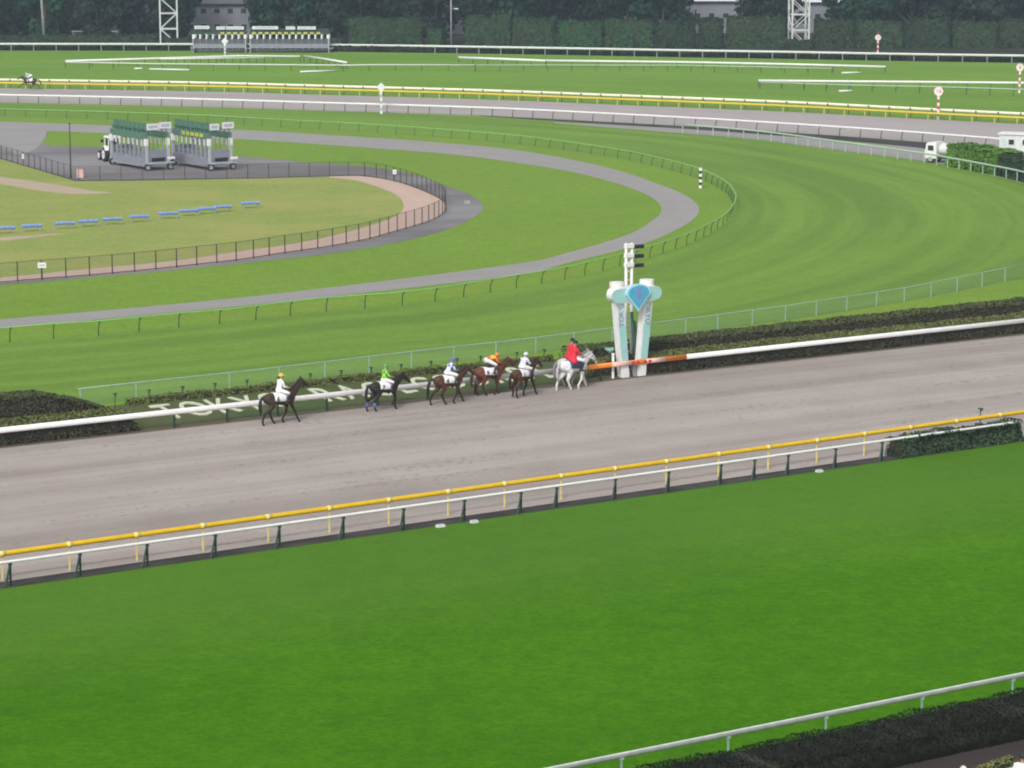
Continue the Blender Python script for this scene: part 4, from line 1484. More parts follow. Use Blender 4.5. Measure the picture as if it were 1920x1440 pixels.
# ------------------------------------------------------------------ starting gates
def starting_gate(label, n, loc, rz, sw, plates, signs, group, parked=False):
    """Local x along the row of stalls, front (pads) towards -y."""
    o = thing('starting_gate', label, 'starting gate', loc, rz, group)
    W = n * sw
    x0 = -W / 2
    dep = 1.15
    if parked:
        part = MB()
        for z in (0.75, 1.15, 1.55):
            part.box((0, 0, z), (0.05, 2 * dep, 0.06))
        for y in (-dep + 0.1, dep - 0.1):
            part.box((0, y, 1.75), (0.07, 0.10, 2.5))
        part = part.mesh('partition', M['gate_bar'])
    ph_, pz_ = (0.55, 2.62) if parked else (0.80, 2.72)
    part = part if parked else MB().box((0, 0, 0.95), (0.10, 2 * dep, 0.7 if parked else 0.95)).box((0, -dep + 0.1, 1.9), (0.10, 0.16, 2.4)).box((0, dep - 0.1, 1.9), (0.10, 0.16, 2.4)).box((0, 0, 2.2), (0.06, 2 * dep, 0.06)).mesh('partition', M['gate_grey'])
    pad = MB().box((0, 0, pz_), (0.13 if parked else 0.26, 0.09 if parked else 0.22, ph_), taper=0.9).mesh('pad', M['white'])
    endpad = MB().box((0, 0, 2.72), (0.44, 0.26, 0.66)).mesh('pad', M['white'])
    ecol = MB().box((0, 0, 1.55), (0.16, 0.26, 3.1)).mesh('end_column', M['galv'])
    for i in range(n + 1):
        p = link('partition', part, o, (x0 + i * sw, 0, 0))
        for y in (-dep - 0.02, dep + 0.02):
            link('pad', endpad if i in (0, n) else pad, p, (0, y, 0))
    for sx in (-1, 1):
        for y in (-dep, dep):
            link('end_column', ecol, o, (sx * (W / 2 + 0.10), y, 0))
        MB().box((sx * (W / 2 + 0.09), 0, 1.5), (0.05, 2 * dep - 0.3, 0.9)).build('end_panel', M['gate_grey'], o)
    dr = MB().box((-sw * 0.25 + 0.02, -dep + 0.25, 1.75), (sw * 0.44, 0.06, 1.1)).box((sw * 0.25 - 0.02, -dep + 0.25, 1.75), (sw * 0.44, 0.06, 1.1)).mesh('stall_gate', M['gate_dark'])
    for i in range(0 if parked else n):
        link('stall_gate', dr, o, (x0 + (i + 0.5) * sw, 0, 0))
    MB().box((0, -dep - 0.05, 0.85 if parked else 1.12), (W, 0.08, 0.65 if parked else 0.75)).build('lower_panel', M['gate_grey'], o)
    MB().box((0, 0, 0.42), (W + 0.5, 2 * dep + 0.3, 0.16)).build('platform', M['grey_metal'] if parked else M['gate_dark'], o)
    hdr = M['gate_green'] if parked else M['gate_header']
    for y in (-dep, dep):
        MB().box((0, y, 3.3), (W + 0.3, 0.18, 0.62 if parked else 0.42)).build('header_beam', hdr, o)
    tf = MB()
    for y in (-dep * 0.9, dep * 0.9):
        tf.beam((-W / 2, y, 3.95), (W / 2, y, 3.95), 0.10)
        for i in range(n + 1):
            tf.beam((x0 + i * sw, y, 3.5), (x0 + i * sw, y, 4.0), 0.08)
    for i in range(n + 1):
        tf.beam((x0 + i * sw, -dep, 3.95), (x0 + i * sw, dep, 3.95), 0.07)
    tf.build('roof_frame', hdr, o)
    for i in range(n):
        MB().box((x0 + (i + 0.5) * sw, -dep * (0.8 if parked else 0.3), 4.05 if parked else 3.78), (sw * 0.92, 0.05, 0.95 if parked else 0.52)).build('canopy_panel', hdr, o)
    for i in plates:
        pl_ = MB().box((x0 + (i + 0.5) * sw, -dep - 0.115, 3.32), (0.62, 0.04, 0.34)).build('number_plate', M['plate_yellow'], o)
        put_text(str(i + 1), 0.30, M['ink'], pl_, (x0 + (i + 0.5) * sw, -dep - 0.14, 3.32), (1, 0, 0), (0, 0, 1), 0.003, 'number')
    for sx0, sx1, sz, tx, face in signs:
        if face == 'front':
            s_ = MB().box(((sx0 + sx1) / 2, -dep, sz), (sx1 - sx0, 0.08, 0.52)).build('sign_board', M['sign_white'], o)
            if tx:
                put_text(tx, 0.42 * min(1, (sx1 - sx0) / (0.26 * len(tx))), M['slate_ink'], s_, ((sx0 + sx1) / 2, -dep - 0.045, sz), (1, 0, 0), (0, 0, 1), 0.003)
            else:
                MB().box(((sx0 + sx1) / 2, -dep - 0.045, sz), ((sx1 - sx0) * 0.8, 0.012, 0.22)).build('print', M['sign_grey'], s_)
        else:
            s_ = MB().box((W / 2 + 0.1, (sx0 + sx1) / 2, sz), (0.08, sx1 - sx0, 0.62)).build('sign_board', M['sign_white'], o)
            MB().box((W / 2 + 0.145, (sx0 + sx1) / 2, sz), (0.012, (sx1 - sx0) * 0.7, 0.26)).build('print', M['sign_grey'], s_)
    wheel = MB().sweep([(-0.12, 0, 0), (0.12, 0, 0)], 0.34, n=16).mesh('wheel', M['rubber'])
    rim = MB().sweep([(-0.13, 0, 0), (0.13, 0, 0)], 0.20, n=12).mesh('rim', M['galv'])
    for x in (-W / 2 + 0.2, W / 2 + 0.35):
        for y in (-dep - 0.05, dep + 0.05):
            w_ = link('wheel', wheel, o, (x, y, 0.34))
            link('rim', rim, w_)
    MB().box((W / 2 + 0.75, 0, 0.75), (0.12, 2 * dep + 0.5, 0.14)).beam((W / 2, -0.8, 0.6), (W / 2 + 0.75, -0.8, 0.72), 0.10).beam((W / 2, 0.8, 0.6), (W / 2 + 0.75, 0.8, 0.72), 0.10).build('bumper', M['galv'], o)
    MB().box((W / 2 + 0.72, dep, 1.18), (0.26, 0.7, 0.22)).build('light_box', M['white'], o)
    MB().box((W / 2 + 0.12, 0.1, 1.02), (0.06, 1.4, 0.36)).build('vent_grille', M['black'], o)
    return o


GG = 'starting gates'
gA = (g(363, 98) + g(463, 98)) / 2
gB = (g(470, 98) + g(618, 98)) / 2
sA = (g(463, 95.5) - g(363, 95.5)).length / 8.4
sB = (g(618, 95.5) - g(470, 95.5)).length / 12.4
starting_gate('smaller far starting gate of eight stalls beside the left tower', 8, gA, 0.0, sA, [4, 5, 6, 7],
              [(-4.2, -1.7, 4.28, '', 'front'), (-0.5, 1.0, 4.18, 'TOKYO', 'front'), (1.2, 4.2, 4.18, 'RACECOURSE', 'front')], GG)
starting_gate('larger far starting gate of twelve stalls beside the dark trees', 12, gB, 0.0, sB, list(range(0, 11)),
              [(-6.3, -1.9, 4.22, '', 'front'), (-0.6, 1.0, 4.18, 'TOKYO', 'front'), (1.4, 4.5, 4.18, 'RACECOURSE', 'front')], GG)
L_ = Vector((-0.55, 0.83, 0)).normalized()
ang = math.atan2(-L_.y, -L_.x)
side_v = Vector((-math.sin(ang), math.cos(ang), 0))
g1 = g(275, 320) + L_ * 3.8 + side_v * 1.15
g2 = g(393, 320) + L_ * 3.8 + side_v * 1.15
starting_gate('near starting gate hitched behind the tractor in the gravel yard', 8, g1, ang, 0.95, [], [(-1.1, 0.2, 4.2, '', 'end'), (0.25, 1.5, 4.3, '', 'end')], GG, True)
starting_gate('near starting gate with yellow plates at the right of the gravel yard', 8, g2, ang, 0.95, [2, 3, 4, 5, 6], [(-1.1, -0.1, 4.2, '', 'end'), (0.25, 1.5, 4.3, '', 'end')], GG, True)

# ------------------------------------------------------------------ vehicles
def wheel_part(parent, c, r, w, rim_mat, ax=(0, 1, 0)):
    c, ax = Vector(c), Vector(ax)
    wl_ = MB().sweep([c - ax * w / 2, c - ax * w * 0.35, c + ax * w * 0.35, c + ax * w / 2], [r * 0.93, r, r, r * 0.93], n=20).build('wheel', M['rubber'], parent)
    MB().sweep([c - ax * (w / 2 + 0.015), c + ax * (w / 2 + 0.015)], r * 0.62, n=16).build('rim', rim_mat, wl_)
    MB().sweep([c - ax * (w / 2 + 0.04), c + ax * (w / 2 + 0.04)], r * 0.18, n=10).build('hub', M['grey_metal'], wl_)


tr = thing('tractor', 'dark green tractor with white cab roof and white wheels in the yard', 'tractor', g(207, 302.5) + Vector((0, 0.6, 0)), math.atan2(0.90, -0.44))
b = MB().box((0.75, 0, 0.98), (1.55, 0.62, 0.62), taper=0.9).box((0.75, 0, 0.58), (1.7, 0.42, 0.25)).box((-0.4, 0, 0.75), (1.0, 0.8, 0.5)).box((1.62, 0, 0.9), (0.16, 0.5, 0.5))
b.build('body', M['tractor'], tr)
MB().box((-0.45, 0, 1.75), (1.25, 1.2, 1.15), taper=0.9).build('cab_glass', M['glass'], tr)
fr = MB()
for x, y in ((-1.06, -0.6), (-1.06, 0.6), (0.16, -0.6), (0.16, 0.6)):
    fr.beam((x, y, 1.1), (x * 0.92 - 0.03, y * 0.9, 2.4), 0.08)
fr.build('cab_frame', M['white'], tr)
MB().box((-0.45, 0, 2.45), (1.5, 1.35, 0.16), taper=0.92).build('cab_roof', M['white'], tr)
for y in (-0.78, 0.78):
    wheel_part(tr, (-0.55, y, 0.72), 0.72, 0.42, M['white'])
    wheel_part(tr, (1.35, y * 0.9, 0.48), 0.48, 0.30, M['white'])
    MB().sweep([(-1.15, y, 1.15), (-0.9, y, 1.48), (-0.5, y, 1.58), (-0.1, y, 1.42), (0.1, y, 1.15)], 0.22, 0.04, n=8).build('fender', M['white'], tr)
MB().cyl((0.9, 0.2, 1.25), (0.9, 0.2, 2.2), 0.05).build('exhaust', M['black'], tr)
for y in (-0.85, 0.85):
    MB().box((0.2, y, 2.0), (0.08, 0.25, 0.3)).build('mirror', M['black'], tr)

tk = thing('tank_truck', 'white tank truck on the service road half behind the leafy hedge', 'truck', g(1781, 306), math.atan2(0.60, -0.80))
# local x forward
cabp = [(1.1, 0.45), (2.35, 0.45), (2.42, 1.0), (2.2, 1.95), (1.95, 2.05), (1.1, 2.05)]
cb = MB().prism(cabp, (0, -0.85, 0), (1, 0, 0), (0, 0, 1), (0, 1.7, 0)).build('cab', M['white'], tk)
MB().add([(2.44, -0.74, 1.12), (2.44, 0.74, 1.12), (2.235, 0.72, 1.90), (2.235, -0.72, 1.90)], [(0, 1, 2, 3)]).build('windscreen', M['glass'], cb)
for y in (-0.86, 0.86):
    MB().box((1.72, y, 1.48), (0.62, 0.02, 0.50)).build('side_window', M['glass'], cb)
    MB().box((2.35, y * 1.12, 1.5), (0.06, 0.16, 0.3)).build('mirror', M['black'], cb)
MB().box((2.44, 0, 0.55), (0.12, 1.6, 0.22)).build('bumper', M['grey_metal'], tk)
MB().box((-0.6, 0, 0.55), (3.6, 1.1, 0.22)).build('chassis', M['iron'], tk)
MB().sweep([(-2.3, 0, 1.35), (-2.2, 0, 1.35), (0.85, 0, 1.35), (0.95, 0, 1.35)], [0.6, 0.82, 0.82, 0.6], [0.45, 0.66, 0.66, 0.45], n=18).build('tank', M['white'], tk, shade=True)
MB().cyl((-0.6, 0, 1.95), (-0.6, 0, 2.12), 0.25).build('hatch', M['galv'], tk)
for x in (1.75, -1.5):
    for y in (-0.72, 0.72):
        wheel_part(tk, (x, y, 0.40), 0.40, 0.24, M['galv'])
for y in (-0.6, 0.6):
    MB().box((2.47, y, 0.82), (0.04, 0.24, 0.16)).build('headlight', M['sign_white'], tk)

cbn = thing('site_cabin', 'white cabin trailer with dark windows behind the right edge hedge', 'cabin', g(1925, 300), math.atan2(-0.35, 0.94))
MB().box((0, 0, 1.55), (5.2, 2.1, 2.1)).build('wall', M['white_worn'], cbn)
MB().box((0, 0, 2.66), (5.5, 2.4, 0.12)).build('roof', M['white'], cbn)
for x in (-1.4, 0.0, 1.4):
    w_ = MB().box((x, -1.06, 1.85), (0.66, 0.06, 0.62)).build('window', M['rail_grey'], cbn)
    MB().box((x, -1.10, 1.85), (0.52, 0.03, 0.48)).build('pane', M['glass'], w_)
MB().box((-2.2, -1.06, 1.45), (0.6, 0.05, 1.7)).build('door', M['rail_grey'], cbn)
for x in (-1.5, 1.5):
    for y in (-0.9, 0.9):
        wheel_part(cbn, (x, y, 0.32), 0.32, 0.2, M['galv'])


# ------------------------------------------------------------------ horses and riders
def fuse(mb, name, voxel, mats, smooth_it=4):
    """Union of the overlapping closed shapes in mb as one continuous smooth surface."""
    me = mb.mesh('tmp')
    ob = bpy.data.objects.new('tmp', me)
    COL.objects.link(ob)
    rm = ob.modifiers.new('r', 'REMESH')
    rm.mode, rm.voxel_size = 'VOXEL', voxel
    if smooth_it:
        sm = ob.modifiers.new('s', 'SMOOTH')
        sm.factor, sm.iterations = 0.5, smooth_it
    dg = bpy.context.evaluated_depsgraph_get()
    res = bpy.data.meshes.new_from_object(ob.evaluated_get(dg))
    res.name = name
    bpy.data.objects.remove(ob)
    bpy.data.meshes.remove(me)
    res.materials.clear()
    for m in (mats if isinstance(mats, (list, tuple)) else [mats]):
        res.materials.append(m)
    res.polygons.foreach_set("use_smooth", [True] * len(res.polygons))
    return res


FRONT = {  # shoulder, elbow, knee, fetlock, pastern, hoof (x, z)
    'stand': [(0.50, 1.18), (0.44, 0.98), (0.48, 0.54), (0.48, 0.19), (0.53, 0.09), (0.555, 0.0)],
    'fwd': [(0.50, 1.18), (0.48, 0.98), (0.66, 0.57), (0.80, 0.21), (0.86, 0.10), (0.89, 0.0)],
    'back': [(0.50, 1.18), (0.42, 0.97), (0.36, 0.53), (0.17, 0.20), (0.19, 0.09), (0.22, 0.0)],
    'lift': [(0.50, 1.18), (0.48, 0.98), (0.70, 0.62), (0.56, 0.33), (0.50, 0.25), (0.47, 0.16)],
    'gather': [(0.50, 1.18), (0.46, 0.98), (0.62, 0.70), (0.30, 0.62), (0.22, 0.66), (0.16, 0.64)],
    'reach': [(0.52, 1.18), (0.62, 1.02), (0.98, 0.74), (1.28, 0.48), (1.36, 0.40), (1.42, 0.34)],
}
HIND = {  # hip, stifle, gaskin, hock, fetlock, pastern, hoof
    'stand': [(-0.52, 1.25), (-0.40, 0.98), (-0.52, 0.76), (-0.66, 0.57), (-0.66, 0.19), (-0.61, 0.09), (-0.58, 0.0)],
    'fwd': [(-0.52, 1.25), (-0.34, 0.99), (-0.40, 0.76), (-0.48, 0.56), (-0.34, 0.19), (-0.28, 0.09), (-0.25, 0.0)],
    'back': [(-0.52, 1.25), (-0.46, 0.96), (-0.64, 0.76), (-0.84, 0.61), (-0.97, 0.24), (-0.95, 0.11), (-0.92, 0.0)],
    'lift': [(-0.52, 1.25), (-0.36, 1.00), (-0.50, 0.78), (-0.68, 0.64), (-0.62, 0.30), (-0.66, 0.20), (-0.66, 0.11)],
    'push': [(-0.52, 1.25), (-0.52, 0.96), (-0.78, 0.78), (-1.02, 0.66), (-1.26, 0.36), (-1.30, 0.24), (-1.34, 0.16)],
    'tuck': [(-0.50, 1.25), (-0.28, 0.98), (-0.34, 0.78), (-0.42, 0.60), (-0.10, 0.34), (-0.02, 0.27), (0.04, 0.20)],
}


def horse_shape(legs, neck=0.0, head=0.0, stocky=1.0):
    """legs: (front left, front right, hind left, hind right) pose names; neck: raise in metres."""
    b = MB()
    # trunk: x, z, half width, half height
    tr_ = [(-0.86, 1.30, 0.06, 0.09), (-0.80, 1.31, 0.15, 0.19), (-0.66, 1.30, 0.235, 0.275), (-0.45, 1.29, 0.275, 0.31), (-0.18, 1.26, 0.265, 0.29), (0.10, 1.235, 0.27, 0.315),
           (0.34, 1.25, 0.25, 0.35), (0.52, 1.27, 0.205, 0.31), (0.66, 1.28, 0.15, 0.22), (0.73, 1.28, 0.08, 0.13)]
    b.sweep([(x, 0, z) for x, z, *_ in tr_], [w * stocky for *_, w, h in tr_], [h for *_, h in tr_], n=16)
    b.sweep([(0.20, 0, 1.50), (0.38, 0, 1.54), (0.52, 0, 1.50)], [0.06, 0.09, 0.06], [0.06, 0.085, 0.06], n=8)
    n = neck
    nk = [(0.42, 1.34, 0.15, 0.27), (0.62, 1.46, 0.125, 0.235), (0.80, 1.62 + n * 0.4, 0.095, 0.18), (0.95, 1.78 + n * 0.8, 0.08, 0.145), (1.06, 1.90 + n, 0.075, 0.115)]
    b.sweep([(x, 0, z) for x, z, *_ in nk], [w * stocky for *_, w, h in nk], [h for *_, h in nk], n=12, up=(-0.7, 0, 0.7))
    a = R(-48) + head
    ca, sa = math.cos(a), math.sin(a)
    px, pz = 1.05, 1.90 + n
    hd = [(-0.06, 0.0, 0.07, 0.09), (0.06, 0.005, 0.095, 0.115), (0.18, -0.005, 0.10, 0.125), (0.32, 0.0, 0.08, 0.095), (0.46, 0.005, 0.062, 0.073), (0.56, 0.0, 0.062, 0.066), (0.61, -0.005, 0.042, 0.045)]
    hp_ = [(px + s * ca - o_ * sa, 0, pz + s * sa + o_ * ca) for s, o_, *_ in hd]
    b.sweep(hp_, [w for *_, w, h in hd], [h for *_, h in hd], n=12, up=(0.7, 0, 0.7))
    for y in (-1, 1):
        b.sweep([(px - 0.02, y * 0.05, pz + 0.07), (px - 0.01, y * 0.065, pz + 0.15), (px + 0.01, y * 0.07, pz + 0.23)], [0.035, 0.034, 0.008], n=6)
        b.ball((px + 0.16 * ca + 0.05 * 0.7, y * 0.092, pz + 0.16 * sa + 0.05 * 0.7), (0.022, 0.016, 0.02), 6, 5)
    fr_r = [0.14, 0.105, 0.064, 0.054, 0.044, 0.062]
    hd_r = [0.22, 0.165, 0.108, 0.070, 0.056, 0.046, 0.063]
    for pose, y in ((legs[0], 0.15), (legs[1], -0.15)):
        J = FRONT[pose]
        ys = [y * 0.85, y, y * 0.95, y * 0.9, y * 0.9, y * 0.9]
        P_ = [(x, yy, z) for (x, z), yy in zip(J, ys)]
        pts, rad = [], []
        for i in range(len(P_)):
            pts.append(P_[i])
            rad.append(fr_r[i] * stocky)
            if i == 2 or i == 1:
                q = Vector(P_[i]).lerp(Vector(P_[i + 1]), 0.5 if i == 2 else 0.72)
                pts.append(tuple(q))
                rad.append((0.045 if i == 2 else 0.066) * stocky)
        b.sweep(pts, rad, n=10, up=(0, 1, 0))
    for pose, y in ((legs[2], 0.15), (legs[3], -0.15)):
        J = HIND[pose]
        ys = [y * 0.75, y * 1.05, y * 1.0, y * 0.9, y * 0.88, y * 0.88, y * 0.88]
        P_ = [(x, yy, z) for (x, z), yy in zip(J, ys)]
        pts, rad = [], []
        for i in range(len(P_)):
            pts.append(P_[i])
            rad.append(hd_r[i] * stocky)
            if i == 3:
                q = Vector(P_[i]).lerp(Vector(P_[i + 1]), 0.5)
                pts.append(tuple(q))
                rad.append(0.049 * stocky)
        b.sweep(pts, rad, n=10, up=(0, 1, 0))
    return b, (px, pz, a)


def make_horse(label, pos, heading, legs, coat_m, hair_m, neck=0.0, head=0.0, scale=1.0, number=None, cloth='cloth_white', wraps=None, stocky=1.0, tail_out=0.0, group=None, head_turn=0.0):
    o = thing('horse', label, 'horse', pos, heading, group)
    o.scale = (scale * 1.13, scale * 1.05, scale)
    b, (px, pz, a) = horse_shape(legs, neck, head, stocky)
    link('body', fuse(b, 'body', 0.024, coat_m, 3), o)
    ca, sa = math.cos(a), math.sin(a)
    # mane along the crest, forelock
    mn = MB()
    crest = [(0.42, 1.60), (0.60, 1.69 + neck * 0.15), (0.78, 1.80 + neck * 0.45), (0.92, 1.93 + neck * 0.8), (px - 0.02, pz + 0.10)]
    mn.sweep([(x, -0.03, z) for x, z in crest], [0.03, 0.045, 0.045, 0.04, 0.03], [0.05, 0.09, 0.09, 0.08, 0.05], n=8)
    mn.sweep([(px, 0, pz + 0.10), (px + 0.10 * ca + 0.08, 0, pz + 0.10 * sa + 0.06), (px + 0.2 * ca + 0.07, 0, pz + 0.2 * sa + 0.07)], [0.035, 0.035, 0.01], n=6)
    mn.build('mane', hair_m, o, shade=True)
    tl = MB()
    to = tail_out
    tl.sweep([(-0.80, 0, 1.44), (-0.92 - to * 0.5, 0, 1.40), (-0.99 - to, 0, 1.22 + to * 0.3), (-1.02 - to * 1.3, 0.01, 0.95 + to * 0.4), (-1.00 - to * 1.5, 0.01, 0.68 + to * 0.4), (-0.97 - to * 1.6, 0, 0.50 + to * 0.4)],
             [0.04, 0.055, 0.075, 0.085, 0.065, 0.012], n=8, up=(0, 1, 0))
    tl.build('tail', hair_m, o, shade=True)
    for J, y in ((FRONT[legs[0]], 0.135), (FRONT[legs[1]], -0.135), (HIND[legs[2]], 0.132), (HIND[legs[3]], -0.132)):
        (x1, z1), (x2, z2) = J[-2], J[-1]
        q = Vector((x1, y, z1)).lerp(Vector((x2, y, z2)), 0.45)
        MB().sweep([q, (x2 + 0.01, y, z2 + 0.002)], [0.055, 0.072], n=10, up=(0, 1, 0)).build('hoof', M['boots'], o)
    # saddle cloth hugging the barrel
    cl_ = MB()
    xs = [-0.40, -0.26, -0.10, 0.06, 0.20, 0.30]
    nseg = 14
    vs, fs = [], []

    def trunk_at(x):
        tab = [(-0.45, 1.29, 0.275, 0.31), (-0.18, 1.26, 0.265, 0.29), (0.10, 1.235, 0.27, 0.315), (0.34, 1.25, 0.25, 0.35)]
        for p, q in zip(tab, tab[1:]):
            if p[0] <= x <= q[0]:
                t = (x - p[0]) / (q[0] - p[0])
                return [p[i] + (q[i] - p[i]) * t for i in range(1, 4)]
        return tab[-1][1:]
    for x in xs:
        z, w_, h_ = trunk_at(x)
        for j in range(nseg + 1):
            an = R(-14) + R(208) * j / nseg
            vs.append((x, (w_ * stocky + 0.035) * math.cos(an), z + (h_ + 0.035) * math.sin(an)))
    for i in range(len(xs) - 1):
        for j in range(nseg):
            a_ = i * (nseg + 1) + j
            fs.append((a_, a_ + 1, a_ + nseg + 2, a_ + nseg + 1))
    cl_.add(vs, fs)
    c_ob = cl_.build('saddle_cloth', M[cloth], o, shade=True)
    sm_ = c_ob.modifiers.new('thickness', 'SOLIDIFY')
    sm_.thickness = 0.015
    if number:
        for sy in (-1, 1):
            put_text(number, 0.34, M['ink'], c_ob, (-0.25, sy * (0.272 * stocky + 0.048), 1.30), (-sy, 0, 0), (0, 0, 1), 0.012, 'number')
    sd = MB()
    sd.sweep([(-0.16, 0, 1.60), (0.0, 0, 1.585), (0.16, 0, 1.60), (0.26, 0, 1.645)], [0.12, 0.15, 0.14, 0.08], [0.03, 0.035, 0.035, 0.04], n=10)
    sd.build('saddle', M['leather'], o, shade=True)
    gr = MB()
    pts = []
    z, w_, h_ = trunk_at(0.18)
    for j in range(21):
        an = 2 * math.pi * j / 20
        pts.append((0.18, (w_ * stocky + 0.02) * math.cos(an), z + (h_ + 0.02) * math.sin(an)))
    gr.sweep(pts, 0.035, 0.01, n=6, up=(1, 0, 0), caps=False)
    gr.build('girth', M['leather'], o)
    br = MB()
    for s_, w_, h_ in ((0.40, 0.078, 0.09), (0.06, 0.105, 0.125)):
        pts = []
        for j in range(13):
            an = 2 * math.pi * j / 12
            oy, oz = w_ * math.cos(an), h_ * math.sin(an)
            pts.append((px + s_ * ca - oz * sa, oy, pz + s_ * sa + oz * ca))
        br.sweep(pts, 0.014, n=5, caps=False)
    for y in (-1, 1):
        br.sweep([(px + 0.05 * ca, y * 0.105, pz + 0.05 * sa), (px + 0.42 * ca, y * 0.082, pz + 0.42 * sa)], 0.012, n=5)
        br.sweep([(px + 0.44 * ca, y * 0.075, pz + 0.44 * sa - 0.02), (0.85, y * 0.14, 1.62 + neck * 0.3), (0.46, y * 0.10, 1.74)], 0.010, n=5)
    br.build('bridle', M['leather'], o)
    if wraps:
        for J, y in ((HIND[legs[2]], 0.132), (HIND[legs[3]], -0.132)):
            (x1, z1), (x2, z2) = J[3], J[4]
            p, q = Vector((x1, y, z1)), Vector((x2, y, z2))
            MB().sweep([p.lerp(q, 0.25), p.lerp(q, 0.98)], [0.062, 0.062], n=10, up=(0, 1, 0)).build('leg_wrap', M[wraps], o, shade=True)
    return o


POSES = {
    # hip, chest, neck, head centre, knee(y out), ankle, elbow, hand : (x, z) ; torso is in the x-z plane
    'upright': dict(hip=(-0.06, 1.70), chest=(0.02, 2.04), neck=(0.05, 2.20), head=(0.09, 2.32), knee=(0.30, 1.55), ankle=(0.14, 1.17), elbow=(0.10, 1.86), hand=(0.42, 1.78)),
    'leaning': dict(hip=(-0.10, 1.72), chest=(0.08, 2.02), neck=(0.16, 2.15), head=(0.23, 2.25), knee=(0.30, 1.57), ankle=(0.10, 1.20), elbow=(0.22, 1.84), hand=(0.46, 1.78)),
    'crouch': dict(hip=(-0.16, 1.95), chest=(0.22, 2.06), neck=(0.36, 2.08), head=(0.46, 2.13), knee=(0.24, 1.70), ankle=(0.04, 1.34), elbow=(0.38, 1.84), hand=(0.60, 1.76)),
}


def hand_shape(b, c, d, y):
    """Palm, four curled fingers and a thumb closed round a rein."""
    c = Vector(c)
    b.sweep([c - Vector((0.05, 0, 0)), c + Vector((0.035, 0, -0.005))], [0.028, 0.036], [0.022, 0.020], n=8)
    for i, l in enumerate((0.040, 0.046, 0.043, 0.034)):
        yy = -0.026 + 0.0175 * i
        b.sweep([c + Vector((0.03, yy, 0.002)), c + Vector((0.03 + l, yy, -0.012)), c + Vector((0.028 + l, yy, -0.042)), c + Vector((0.026 + l * 0.4, yy, -0.050))], [0.0095, 0.0095, 0.009, 0.007], n=6)
    s = -1 if y > 0 else 1
    b.sweep([c + Vector((-0.02, s * 0.025, 0.005)), c + Vector((0.02, s * 0.045, 0.0)), c + Vector((0.05, s * 0.032, -0.02))], [0.013, 0.011, 0.009], n=6)


